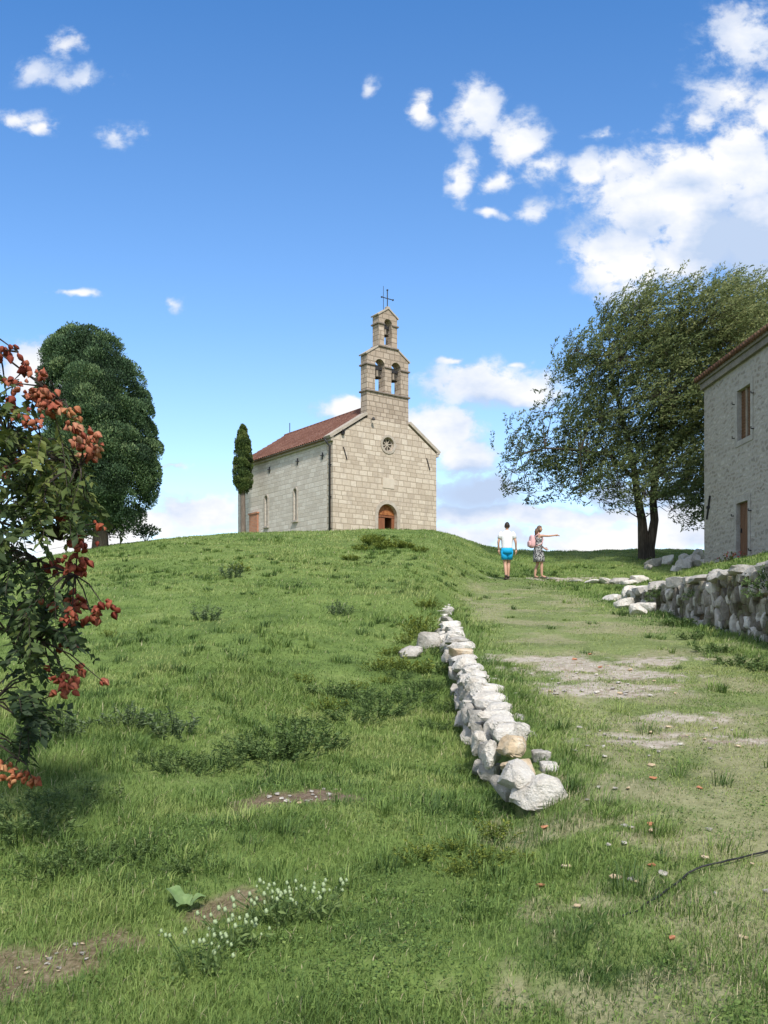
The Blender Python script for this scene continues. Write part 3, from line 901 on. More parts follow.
def ico(sub):
    if sub not in _ico:
        bm = bmesh.new(); bmesh.ops.create_icosphere(bm, subdivisions=sub, radius=1)
        _ico[sub] = (np.array([v.co[:] for v in bm.verts]), np.array([[v.index for v in f.verts] for f in bm.faces])); bm.free()
    return _ico[sub]


def stone_verts(sub, size, seed, sq=.55, rough=.10, cuts=9):
    V, Fc = ico(sub)
    r_ = np.random.default_rng(seed)
    v = np.sign(V) * np.abs(V) ** sq
    v = v / np.maximum(1, np.abs(v).max(1, keepdims=True))
    o = r_.random(3) * 100
    for k, amp in ((1.3, rough * 1.9), (3.1, rough * 1.0), (7.0, rough * .5), (15.0, rough * (.28 if sub > 2 else 0))):
        d = vnoise(v[:, 0] * k + o[0] + v[:, 2] * .7, v[:, 1] * k + o[1] + v[:, 2] * k * .9, seed) - .5
        v = v * (1 + 2 * amp * d[:, None])
    for _ in range(cuts):
        n = r_.normal(size=3); n /= np.linalg.norm(n); h = .62 + .28 * r_.random()
        dd = v @ n - h
        v = v - np.maximum(dd, 0)[:, None] * n * .95
    if sub > 2:
        d = vnoise(v[:, 0] * 9 + o[1] + v[:, 2] * 5, v[:, 1] * 9 + o[2] - v[:, 2] * 4, seed + 5) - .5
        v = v * (1 + .07 * d[:, None])
    return v * (np.array(size) / 2), Fc


def stone(name, center, size, mat, parent=None, seed=0, rz=0.0, sub=3, sq=.55, rough=.10, tilt=0.0):
    v, f = stone_verts(sub, size, seed, sq, rough)
    Mx = np.array(Matrix.Rotation(rz, 3, 'Z') @ Matrix.Rotation(tilt, 3, 'Y'))
    v = v @ Mx.T
    o = np_mesh(name, v, [f], mat, parent, smooth=True)
    o.data.set_sharp_from_angle(angle=R(32))
    o.location = center
    return o


# low dry-stone wall running up the slope
y0w = 5.45
lw = empty('low_stone_wall', (lowwall_x(6.0).item(), 6.0, hz(1.2, 6.0)), 0, 'low tumbled dry stone wall of white limestone blocks running up the grassy slope', 'wall')
L0 = Vector(lw.location)
sd = 100
r_ = random.Random(5)


def lws(x, y, z, s, mat, rz=0, sub=3, tilt=0.0, rough=.10):
    global sd
    sd += 1
    stone('stone', Vector((x, y, z)) - L0, s, mat, lw, sd, rz, sub, .5, rough, tilt)


def pathz(x, y): return hz(max(x, lowwall_x(y).item() + .42), y)


# the front end, stone by stone
def fp(px, py, Y): p = at(px, py, Y); return p.x, p.y, p.z


for px, py, Y, s, mt_, rz, tl, q_ in [(541, 788, 5.55, (.34, .26, .20), M_lime, .12, .05, .34), (517, 773, 5.72, (.24, .34, .20), M_lime, .25, -.05, .4), (505, 785, 5.85, (.13, .20, .16), M_limeg, .4, 0, .5),
                                  (517, 764, 6.0, (.22, .20, .13), M_limeo, .2, .1, .45), (548, 766, 6.1, (.13, .15, .10), M_lime, .4, 0, .55), (541, 755, 6.35, (.13, .18, .10), M_limeg, .2, 0, .55),
                                  (513, 744, 6.4, (.24, .24, .15), M_limeo, .4, .15, .5), (489, 750, 6.5, (.10, .14, .22), M_lime, .2, .25, .5), (506, 731, 6.75, (.24, .22, .14), M_lime, .2, 0, .45)]:
    x, y, z = fp(px, py, Y); z -= .02
    sd += 1
    stone('stone', Vector((x, y, z)) - L0, s, mt_, lw, sd, rz, 4, q_, .075, tl)
y = 7.0
while y < 20.6:
    k = np.interp(y, [7, 12, 21], [1.0, 1.0, 1.05])
    xw = lowwall_x(y).item()
    s = (.29 * k * r_.uniform(.75, 1.2), .31 * r_.uniform(.7, 1.4), .155 * r_.uniform(.75, 1.35))
    zt = pathz(xw, y) + .0 + .04 * r_.random()
    mm = r_.choice([M_lime] * 6 + [M_limeo] if y < 12 else [M_limeg, M_lime, M_lime])
    lws(xw + r_.uniform(-.05, .06), y, zt, s, mm, r_.uniform(-.35, .35), 4 if y < 11 else 3, r_.uniform(-.12, .12))
    # left face below the top course
    if y < 15 and r_.random() < .85:
        lws(xw - .11 + r_.uniform(-.04, .03), y + r_.uniform(-.1, .1), zt - .13, (.17, .27 * r_.uniform(.8, 1.2), .20), r_.choice([M_lime, M_limeg, M_limeg]), r_.uniform(-.4, .4), 3)
    if y < 11 and r_.random() < .6:
        lws(xw - .13 + r_.uniform(-.04, .03), y + r_.uniform(-.1, .1), zt - .28, (.17, .25, .18), M_limeg, r_.uniform(-.4, .4), 3)
    if r_.random() < .25:
        lws(xw + .15 + r_.uniform(0, .05), y + r_.uniform(-.1, .1), zt - .05, (.15, .18, .13), r_.choice([M_lime, M_limeg]), r_.uniform(-.4, .4), 3)
    y += s[1] * .86
lw.location = L0

# two loose blocks on the grass left of the wall
g = ground_at(410, 657); stone('boulder', g + Vector((0, 0, .07)), (.34, .28, .24), M_limeg, None, 51, .2)
tag(bpy.context.scene.objects['boulder'], 'flat grey boulder on the grass, left of the squarer block by the low wall', 'rock')
g = ground_at(429, 648); o = stone('boulder', g + Vector((0, 0, .10)), (.36, .32, .32), M_limeg, None, 52, .1, sq=.4)
tag(o, 'squarish grey block on the grass touching the low wall, right of a flatter boulder', 'rock')

# retaining wall of the terrace
RWY0, RWY1, RWT = 3.0, 20.3, 2.60
M_face, nt = newmat('mossy_rubble_stones')
co = objco(nt)
t = attr(nt, 'tone'); n2 = noise(nt, co, 16, 7, .7); n1 = noise(nt, co, 2.2, 5, .6)
c = ramp(nt, mrange(nt, mt(nt, 'ADD', mt(nt, 'MULTIPLY', t, .5), mt(nt, 'MULTIPLY', n2, .5)), .25, .75, smooth=False), [(0, (.14, .122, .10)), (.4, (.30, .27, .23)), (.75, (.48, .44, .39)), (1, (.66, .62, .56))])
c = mix(nt, mrange(nt, n1, .47, .62, 0, .72), c, mix(nt, mrange(nt, n2, .4, .6), (.085, .060, .032), (.10, .115, .035)))
finish(nt, c, .95, n2, .8, .03, .1)
M_core = mat_noise('earth_and_moss_joints', [(0, (.075, .055, .038)), (.5, (.13, .095, .060)), (1, (.12, .125, .05))], 6, fine=24)
rw = empty('retaining_wall', (WALLX, 12, hz(WALLX - .3, 12)), 0, 'old mossy rubble stone retaining wall holding up the terrace in front of the house', 'wall')
RL = np.array(rw.location)
m = MB()
pts = []
for yy in np.arange(RWY0, RWY1 + .01, .5): pts.append((yy, hz(WALLX - .4, yy) - .4))
m.prism([(p[0], p[1]) for p in pts] + [(RWY1, RWT - .05), (RWY0, RWT - .05)], [], .10, .5, lambda a, b, d: (WALLX + d - RL[0], a - RL[1], b - RL[2]))
m.build('wall_core', M_core, rw)
Vs, Fs, Ts, off = [], [], [], 0
q = np.random.default_rng(3)
z = .1
while z < RWT - .12:
    rh = .17 + .12 * q.random()
    yy = RWY0 + .2 * q.random()
    while yy < RWY1:
        wl = .09 + .14 * q.random() ** 1.3 if yy > 11.5 else .3 + .3 * q.random()
        gz = hz(WALLX - .25, yy)
        if z + rh > gz - .08 and (z < RWT - .2 - .35 * sstep(18.6, 20.3, yy) or True):
            hh = rh * (.7 + .75 * q.random())
            v, f = stone_verts(2, (.26, wl * .97, hh * 1.0), int(q.integers(1e6)), .5, .10, 4)
            a = (q.random() - .5) * .6
            ca, sa = math.cos(a), math.sin(a)
            vy, vz = v[:, 1] * ca - v[:, 2] * sa, v[:, 1] * sa + v[:, 2] * ca
            zo = .16 * (float(vnoise(yy * 1.7, z * 3.0, 12)) - .5) + .12 * (q.random() - .5)
            Vs.append(np.stack([v[:, 0] + WALLX + .15 + .05 * (q.random() - .5), vy + yy + wl / 2, np.minimum(vz + z + rh / 2 + zo, RWT - .02)], 1) - RL)
            Fs.append(f + off); off += len(v); Ts.append(np.full(len(v), q.random()))
        yy += wl
    z += rh * .86
fo_ = np_mesh('stone_face', np.concatenate(Vs), [np.concatenate(Fs)], M_face, rw, {'tone': np.concatenate(Ts)}, smooth=True)
fo_.data.set_sharp_from_angle(angle=R(40))
y = RWY0 + .2
k = 0
while y < RWY1 - .1:
    l = r_.uniform(.35, .75)
    o = stone('coping_stone', Vector((WALLX + .22 + r_.uniform(-.03, .03), y + l / 2, RWT + .03 + r_.uniform(-.02, .03) - .12 * float(sstep(18.8, 20.3, y)))) - Vector(RL), (.54, l * 1.02, .20 * r_.uniform(.85, 1.2)), M_limeg, rw, 700 + k, r_.uniform(-.06, .06), 3, .42, .07)
    y += l; k += 1

# fallen stones where the wall ends, stones by the house corner and along the track
ST = [
    ('end', 630, 602, .55, .40, .45), ('end', 642, 598, .5, .4, .35), ('end', 613, 600, .6, .4, .2), ('end', 648, 612, .4, .3, .3), ('end', 622, 609, .4, .35, .3), ('end', 637, 614, .35, .3, .3),
    ('corner', 688, 566, .45, .4, .35), ('corner', 694, 564, .5, .4, .5), ('corner', 684, 562, .5, .4, .5), ('corner', 690, 564, .6, .5, .5), ('corner', 698, 559, .6, .5, .6), ('corner', 682, 567, .6, .5, .4), ('corner', 676, 571, .5, .4, .3), ('corner', 699, 566, .6, .5, .4),
    ('tree', 655, 566, .65, .45, .40), ('tree', 667, 564, .45, .4, .45), ('tree', 648, 569, .4, .3, .22),
    ('track', 606, 583, .7, .4, .22), ('track', 618, 584, .6, .4, .25), ('track', 592, 583, .5, .4, .15), ('track', 577, 582, .5, .35, .12), ('track', 640, 583, .8, .4, .3), ('track', 552, 580, .5, .35, .10), ('track', 629, 584, .5, .35, .2)]
LAB = {'end': ('rough limestone block fallen at the crumbled end of the retaining wall', 'fallen blocks at the end of the retaining wall'),
       'corner': ('big rough pale rock heaped against the far corner of the stone house', 'rocks heaped at the house corner'),
       'tree': ('pale rock lying in the grass just right of the big tree trunk', 'rocks beside the big tree'),
       'track': ('flat pale stone set in the short grass across the top of the track', 'stones across the track')}
for i, (k, px, py, a, b, c_) in enumerate(ST):
    g = ground_at(px, py)
    o = stone('rock', g + Vector((0, 0, c_ * .22)), (a, b, c_), M_lime if k in ('corner', 'end') or i % 2 else M_limeg, None, 300 + i, r_.uniform(0, 3), 3, .6, .12)
    tag(o, LAB[k][0], 'rock', LAB[k][1])

# pebbles on the track and terracotta chips
PEB = [stone('pebble', (0, 0, -50), (.045, .036, .02), (M_limeg, M_lime, M_limeg, M_limeo)[k], None, 900 + k, 0, 2) for k in range(4)]
M_chip = mat_noise('terracotta_chip', [(0, (.42, .16, .08)), (1, (.58, .28, .16))], 8, fine=30)
CHIP = [stone('tile_chip', (0, 0, -50), (.055, .04, .02), M_chip, None, 950 + k, 0, 2, .4) for k in range(2)]
first = {id(p): True for p in PEB + CHIP}


def put(proto, g, s, label, cat, group):
    o = proto
    if first[id(proto)]: first[id(proto)] = False
    else:
        o = proto.copy(); COL.objects.link(o)
    o.location = g; o.scale = (s, s, s); o.rotation_euler = (r_.uniform(-.2, .2), r_.uniform(-.2, .2), r_.uniform(0, 6.28))
    tag(o, label, cat, group)


for k in range(84):
    if k < 42: px, py = r_.gauss(590, 38), r_.gauss(682, 16)
    elif k < 62: px, py = r_.gauss(660, 60), r_.gauss(745, 14)
    else: px, py = r_.uniform(570, 768), r_.uniform(720, 960)
    if py < 650: continue
    g = ground_at(px, py)
    if g.x > 5.1 or blocked(np.array(g.x), np.array(g.y)): continue
    put(r_.choice(PEB), g + Vector((0, 0, .012)), r_.uniform(.35, 1.0) * (1.0 + .10 * (g.y - 4)), 'small pale pebble lying loose on the trodden grass track', 'pebble', 'pebbles on the track')
for px, py in ((616, 881), (663, 878), (652, 834), (705, 862), (566, 871)):
    put(r_.choice(PEB), ground_at(px, py) + Vector((0, 0, .018)), r_.uniform(1.0, 1.3), 'small pale pebble lying loose on the trodden grass track', 'pebble', 'pebbles on the track')
for px, py in ((672, 941), (652, 868), (653, 780), (545, 830), (540, 888), (600, 668), (590, 655), (575, 660), (650, 826), (700, 790)):
    put(r_.choice(CHIP), ground_at(px, py) + Vector((0, 0, .012)), r_.uniform(.6, 1.0) * (1 + .08 * max(0, ground_at(px, py).y - 4)), 'small orange terracotta tile chip lying on the trodden grass', 'tile chip', 'terracotta chips on the track')
# pale chips in the soil patch on the left bank
for k in range(26):
    px = r_.uniform(268, 348); py = 798 - (px - 306) * .10 + r_.uniform(-6, 6)
    put(r_.choice(PEB), ground_at(px, py) + Vector((0, 0, .008)), r_.uniform(.45, .9), 'small stone chip on the bare brown soil patch in the bank', 'stone chip', 'stone chips on the bare soil patch')
for k in range(16):
    px = r_.uniform(10, 165); py = 985 - px * .34 + r_.uniform(-12, 10)
    put(r_.choice(PEB), ground_at(px, py) + Vector((0, 0, .006)), r_.uniform(.3, .6), 'small stone chip on the bare earth streak at the lower left', 'stone chip', 'stone chips on the earth streak')

# black cable across the track
pts = [ground_at(px, py) + Vector((0, 0, .045)) for px, py in ((1150, 800), (980, 812), (860, 832), (800, 843), (768, 855), (745, 862), (722, 869), (700, 873), (688, 878), (676, 888), (660, 900), (640, 911), (618, 922))]
cpts = []
for a, b in zip(pts[:-1], pts[1:]):
    for t in np.linspace(0, 1, 6)[:-1]:
        p = a.lerp(b, t); p.z = hz(p.x, p.y) + (.022 if p.x > 1.12 else .004) + .005 * math.sin(p.x * 9); cpts.append(p)
m = MB(); m.tube([p - pts[0] for p in cpts], .0048, 8)
tag(m.build('cable', mat_plain('black_rubber', (.02, .02, .022), .5), None, smooth=True, loc=pts[0]), 'thin black cable lying across the grass track', 'cable')

# ------------------------------------------------------------------ foliage generator
def leaves(P, D, Nrm, ln, wd, fold=.25):
    """kite shaped leaves: P base, D unit direction, Nrm approx normal; ln, wd arrays"""
    n = len(P)
    S = np.cross(D, Nrm); S /= np.maximum(np.linalg.norm(S, axis=1, keepdims=True), 1e-6)
    U = np.cross(S, D)
    ln = np.broadcast_to(ln, (n,))[:, None]; wd = np.broadcast_to(wd, (n,))[:, None]
    a = P; b = P + D * ln * .45 + S * wd * .5 + U * wd * fold; c = P + D * ln - U * ln * .12; d = P + D * ln * .45 - S * wd * .5 + U * wd * fold
    V = np.stack([a, b, c, d], 1).reshape(-1, 3)
    k = np.arange(n) * 4
    return V, np.stack([k, k + 1, k + 2], 1), np.stack([k, k + 2, k + 3], 1)


def rand_dir(n, g=rng):
    v = g.normal(size=(n, 3)); return v / np.linalg.norm(v, axis=1, keepdims=True)


def norm(v): return v / np.maximum(np.linalg.norm(v, axis=-1, keepdims=True), 1e-9)


# ------------------------------------------------------------------ the big wind-blown tree
TB = at(646, 573, 36.0); TB.z = hz(TB.x, TB.y)
big = empty('broadleaf_tree', TB, 0, 'big broadleaf tree with a forked trunk, crown swept sideways, by the stone house', 'tree')
TBv = np.array(TB)
BY = 36.0
ppm = F / BY
def bp(px, py, dY=0.0): return at(px, py, BY + dY) - TB
m = MB()
lp = [bp(645, 574), bp(644.5, 565), bp(643.5, 550), bp(643, 535), bp(642, 520), bp(638, 500), bp(634, 470), bp(627, 435), bp(618, 400), bp(608, 365), bp(600, 335)]
rp = [bp(650, 574), bp(650, 562), bp(650, 548), bp(652, 535), bp(654.5, 520), bp(653, 500), bp(655, 470), bp(660, 430), bp(668, 390), bp(678, 345), bp(690, 300)]
lp[0].z -= .2; rp[0].z -= .2
m.tube(lp, [.29, .25, .215, .20, .17, .145, .12, .10, .075, .05, .02], 12)
m.tube(rp, [.26, .21, .185, .18, .16, .14, .12, .10, .08, .05, .02], 12)
mid = bp(656, 470); mp = [mid, bp(690, 430, 1), bp(720, 390, 1.5), bp(745, 350, 1.5)]
m.tube(mp, [.10, .075, .05, .02], 8)
ml = [bp(636, 480), bp(610, 455, -1), bp(580, 450, -1.5), bp(545, 448, -1.5), bp(520, 455, -1.5)]
m.tube(ml, [.09, .07, .05, .03, .012], 8)
m.build('trunk', M_bark, big, smooth=True)
stems = [np.array(p) for p in (*lp[4:], *rp[5:], *mp[1:], *ml[1:])]
CL = [(512, 468, 20, .5), (536, 448, 28, .6), (560, 472, 30, .7), (530, 490, 18, .45), (586, 452, 36, .9), (517, 428, 16, .4), (505, 448, 14, .4), (548, 408, 18, .5), (575, 425, 26, .7), (545, 470, 22, .6), (552, 380, 14, .35), (505, 485, 10, .3),
      (602, 412, 40, 1), (590, 372, 36, .9), (622, 352, 42, 1), (640, 302, 34, 1), (610, 312, 26, .8), (576, 345, 20, .7), (562, 362, 14, .5), (660, 392, 45, 1.1), (640, 440, 42, 1), (618, 480, 32, .8), (668, 470, 38, 1), (692, 430, 45, 1.1), (682, 360, 46, 1.1),
      (702, 300, 38, 1), (676, 275, 24, .9), (730, 286, 34, 1), (745, 340, 45, 1.1), (766, 300, 38, 1), (722, 392, 46, 1.1), (690, 500, 26, .8), (672, 506, 18, .6), (700, 480, 34, 1), (758, 390, 40, 1), (798, 335, 42, 1), (795, 290, 30, .8), (648, 270, 16, .6), (630, 285, 18, .7), (820, 360, 40, .8),
      (600, 300, 14, .5), (712, 268, 16, .6), (745, 268, 14, .5), (660, 340, 34, 1), (720, 330, 36, 1), (580, 490, 20, .5), (600, 495, 18, .5), (710, 510, 18, .6), (645, 490, 20, .6), (690, 520, 12, .5)]
br = MB()
LP, LD, LN, LT, LL = [], [], [], [], []
wind = np.array([.56, .08, .58])
q = np.random.default_rng(29)
for (px, py, rp_, dens) in CL:
    py += 16 * float(sstep(360, 290, py)) + 4; px += 4 * float(sstep(380, 300, py)); r0 = rp_ / ppm
    for layer in range(2 if rp_ > 24 else 1):
        spread = 2.6 * (1 - ((px - 660) / 190) ** 2 * .6)
        dY = q.uniform(-spread, spread * .9) if layer else q.uniform(-spread, .2)
        c0 = np.array(bp(px, py, dY))
        if c0[0] + TBv[0] > 10.2 and c0[1] + TBv[1] < 33.2: c0[1] = 33.4 - TBv[1] + q.random() * 2
        j = np.argmin(np.linalg.norm(np.array(stems) - c0 - np.array([0, 0, -.6]), axis=1) + q.random(len(stems)) * .4)
        s0 = stems[j]; midp = (s0 + c0) / 2 + np.array([0, 0, .25]) + q.normal(size=3) * .15
        br.tube([s0, s0 * .6 + midp * .4, midp, (midp + c0) / 2 + q.normal(size=3) * .08, c0], [w_ * min(1, (r0 / 1.1) ** 1.3) for w_ in (.045, .036, .026, .016, .007)], 6, False)
        nt_ = int(66 * dens ** 1.5 * (r0 / 1.2) ** 2) + 8
        for _ in range(nt_):
            d = q.normal(size=3); d /= np.linalg.norm(d); rr = r0 * q.random() ** .45 * .95
            p0 = c0 + d * rr * np.array([1, .9, .85])
            if q.random() < (.22 if r0 > .9 else .6): br.tube([c0 + (p0 - c0) * .05, (c0 + p0) / 2 + q.normal(size=3) * .06, p0], [.011, .008, .004], 4, False)
            outl = np.clip((px - 560) / 100, 0, 1)
            dr_ = d * .55 + wind * (.75 + .5 * outl) + q.normal(size=3) * .22 + np.array([0, 0, .25 * (1 - outl)])
            dr_ /= np.linalg.norm(dr_)
            ln = q.uniform(.40, 1.0); nl = int(16 + 12 * q.random())
            tt = np.linspace(0.05, 1, nl)[:, None]
            pp = p0 + dr_ * ln * tt + np.array([.30, 0, -.10]) * ln * tt ** 2 + q.normal(size=(nl, 3)) * .035
            br.tube([pp[0], pp[nl // 2], pp[-1]], [.004, .003, .002], 3, False)
            dd = norm(dr_ * .9 + q.normal(size=(nl, 3)) * .75 + np.array([.30, 0, -.05]))
            LP.append(pp); LD.append(dd); LN.append(norm(q.normal(size=(nl, 3)) + np.array([0, -.3, .7])))
            tone = .36 + .22 * np.clip((px - 600) / 120, -1, 1) + .14 * np.clip((400 - py) / 120, -1, 1) + .16 * q.normal()  # sunlit upper right and shaded lower left put into the leaf colour
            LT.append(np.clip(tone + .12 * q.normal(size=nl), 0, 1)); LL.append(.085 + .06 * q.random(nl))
br.build('branches', M_bark, big)
LP, LD, LN, LT, LL = map(np.concatenate, (LP, LD, LN, LT, LL))
V, t1, t2 = leaves(LP, LD, LN, LL * 1.2, LL * .42)
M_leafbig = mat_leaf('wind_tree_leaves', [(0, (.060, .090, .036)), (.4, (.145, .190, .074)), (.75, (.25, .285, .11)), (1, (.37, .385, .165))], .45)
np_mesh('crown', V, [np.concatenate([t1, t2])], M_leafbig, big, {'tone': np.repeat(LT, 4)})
print('big tree leaves', len(LP))

# ------------------------------------------------------------------ dense conifers: tufts over a solid crown
def conifer(name, base, label, cat, profile, ntuft, rt, per, mat, trunk_r, seed, lsize, squash=1.0, group=None, twin=None):
    """profile: (height, radius) pairs of the crown above base"""
    q = np.random.default_rng(seed)
    root = empty(name, base, 0, label, cat, group)
    hs = np.array([p[0] for p in profile]); rs = np.array([p[1] for p in profile]); ox = np.array([p[2] if len(p) > 2 else 0. for p in profile])
    m = MB(); m.tube([(0, 0, -.3), (.02, 0, .6), (-.02, .02, hs[0] + .3), (0, 0, hs[0] + (hs[-1] - hs[0]) * .6)], [trunk_r * 1.25, trunk_r, trunk_r * .9, trunk_r * .4], 10)
    m.build('trunk', M_barkcy, root, smooth=True)
    # inner mass
    nseg = 20
    rings = []
    V, Fq = [], []
    hh = np.linspace(hs[0], hs[0] + (hs[-1] - hs[0]) * .9, 16)
    for i, h in enumerate(hh):
        for k in range(nseg):
            a = 2 * math.pi * k / nseg
            r = np.interp(h, hs, rs) * .50 * (1 + .25 * (vnoise(a * 1.5, h * 1.3, seed) - .5))
            V.append((r * math.cos(a) + np.interp(h, hs, ox), r * math.sin(a) * squash, h + .1))
    V = np.array(V)
    k = (np.arange(15)[:, None] * nseg + np.arange(nseg)[None, :]); k2 = (np.arange(15)[:, None] * nseg + (np.arange(nseg)[None, :] + 1) % nseg)
    core = np.stack([k.ravel(), k2.ravel(), k2.ravel() + nseg, k.ravel() + nseg], 1)
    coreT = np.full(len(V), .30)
    # tufts
    zs = hs[0] + (hs[-1] - hs[0]) * q.random(ntuft * 6)
    rr = np.interp(zs, hs, rs)
    keep = q.random(len(zs)) < (rr + .6) / (rs.max() + .6)
    zs, rr = zs[keep][:ntuft], rr[keep][:ntuft]
    th = q.random(len(zs)) * 2 * np.pi
    P, D, N_, T = [], [], [], []
    for ex, ez, eR in (twin or []):
        d = norm(rand_dir(per, q) + np.array([0, 0, .4]))
        P.append(np.array([ex, 0, ez]) + d * eR * (.8 + .25 * q.random(per))[:, None] * np.array([1, 1, 1.15])); D.append(norm(d * .8 + np.array([0, 0, .7]) + q.normal(size=(per, 3)) * .4)); N_.append(norm(d + q.normal(size=(per, 3)) * .35)); T.append(np.clip(.5 + .16 * q.normal(size=per), .05, 1))
    for z, r, a in zip(zs, rr, th):
        bul = (1 + .13 * (q.random() - .5))
        out = np.array([math.cos(a), math.sin(a) * squash, .15])
        R0 = rt * (.65 + .7 * q.random()) * min(1, .35 + r / rs.max())
        c0 = np.array([r * bul * math.cos(a) + np.interp(z, hs, ox), r * bul * math.sin(a) * squash, z]) - out * R0 * (.70 + .55 * q.random())
        d = rand_dir(per, q)
        d = norm(d + out * .60 + np.array([0, 0, .50]))
        rad = R0 * (.80 + .25 * q.random(per))[:, None]
        P.append(c0 + d * rad * np.array([1, 1, .9])); D.append(norm(d * .8 + np.array([0, 0, .7]) + q.normal(size=(per, 3)) * .4))
        N_.append(norm(d + q.normal(size=(per, 3)) * .35)); tb = .5 + .2 * q.normal()
        T.append(np.clip(tb + .16 * q.normal(size=per), .05, 1))
    P, D, N_, T = map(np.concatenate, (P, D, N_, T))
    s = lsize * (.7 + .7 * q.random(len(P)))
    V2, t1, t2 = leaves(P, D, N_, s, s * .55)
    o = len(V)
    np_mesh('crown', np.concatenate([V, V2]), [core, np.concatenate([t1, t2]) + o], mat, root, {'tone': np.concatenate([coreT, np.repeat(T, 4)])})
    return root


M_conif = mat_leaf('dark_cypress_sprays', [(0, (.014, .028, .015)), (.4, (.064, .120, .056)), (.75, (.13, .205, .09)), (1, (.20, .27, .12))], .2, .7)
M_slim = mat_leaf('slim_cypress_sprays', [(0, (.018, .034, .012)), (.4, (.075, .125, .034)), (.75, (.14, .19, .054)), (1, (.21, .25, .08))], .2, .7)
cb = at(100, 541, 36.0); cb.z = hz(cb.x, cb.y)
py2z = lambda py: (EYE + (HZ - py) / F * 36.0) - cb.z
prof_ = []
for py, xl, xr in ((531, 86, 122), (524, 62, 140), (505, 46, 153), (470, 38, 165), (440, 36, 163), (410, 36, 156), (385, 38, 146), (360, 42, 135), (348, 46, 126), (340, 52, 116), (335, 60, 104)):
    prof_.append((py2z(py), (xr - xl) / 2 / F * 36 * .93, ((xl + xr) / 2 - 100) / F * 36))
conifer('cypress_tree', cb, 'broad dense dark green cypress at the left edge of the hilltop', 'tree', prof_, 380, .52, 500, M_conif, .28, 17, .080, .9, twin=[((px - 100) / F * 36, py2z(py), rr_ / F * 36) for px, py, rr_ in ((74, 341, 15), (64, 348, 14), (84, 347, 13), (104, 345, 13), (112, 352, 13), (52, 358, 13))])
sb = at(243, 531, 51.0); sb.z = hz(sb.x, sb.y)
sz = lambda py: (EYE + (HZ - py) / F * 51.0) - sb.z
conifer('slim_cypress', sb, 'tall slim cypress with a bare pale trunk at the far corner of the chapel', 'tree',
        [(sz(493), .18), (sz(486), .48), (sz(475), .56), (sz(460), .50), (sz(445), .42), (sz(432), .28), (sz(425), .06)], 150, .20, 160, M_slim, .15, 23, .075)
bpnt = at(146, 541, 37.5); bpnt.z = hz(bpnt.x, bpnt.y)
q = np.random.default_rng(8)
P = norm(q.normal(size=(420, 3))) * (q.random((420, 1)) ** .4) * np.array([.55, .4, .26]) + np.array([0, 0, .42])
bs = empty('skyline_bush', bpnt, 0, 'small dark bush poking above the grass skyline right of the broad cypress', 'bush')
D = norm(P - np.array([0, 0, .1]) + q.normal(size=P.shape) * .2); s = .09 + .06 * q.random(420)
V, t1, t2 = leaves(P, D, rand_dir(420, q), s, s * .5)
np_mesh('foliage', V, [np.concatenate([t1, t2])], M_conif, bs, {'tone': np.repeat(q.random(420), 4)})
m = MB()
for k in range(6): m.tube([(0, 0, -.1), (.15 * math.cos(k), .1 * math.sin(k), .25), (.35 * math.cos(k), .25 * math.sin(k), .45)], [.015, .01, .005], 5)
m.build('stems', M_bark, bs)

# wire fence along the left skyline
fb = at(96, 543, 38.0); fb.z = hz(fb.x, fb.y)
fe = empty('wire_fence', fb, 0, 'thin wire fence on posts along the skyline at the far left', 'fence')
fpos = []
for k in range(7):
    x = fb.x + 1.0 - k * 1.6; yv = fb.y + .25 * k
    fpos.append(Vector((x, yv, hz(x, yv))) - fb)
    m = MB(); m.tube([fpos[-1] + Vector((0, 0, -.3)), fpos[-1] + Vector((.02, 0, .95))], .025, 6); m.build('post', M_iron, fe)
m = MB()
for h in (.45, .85):
    for a, b in zip(fpos[:-1], fpos[1:]): m.tube([a + Vector((0, 0, h)), b + Vector((0, 0, h))], .008, 4)
m.build('wire', M_iron, fe)

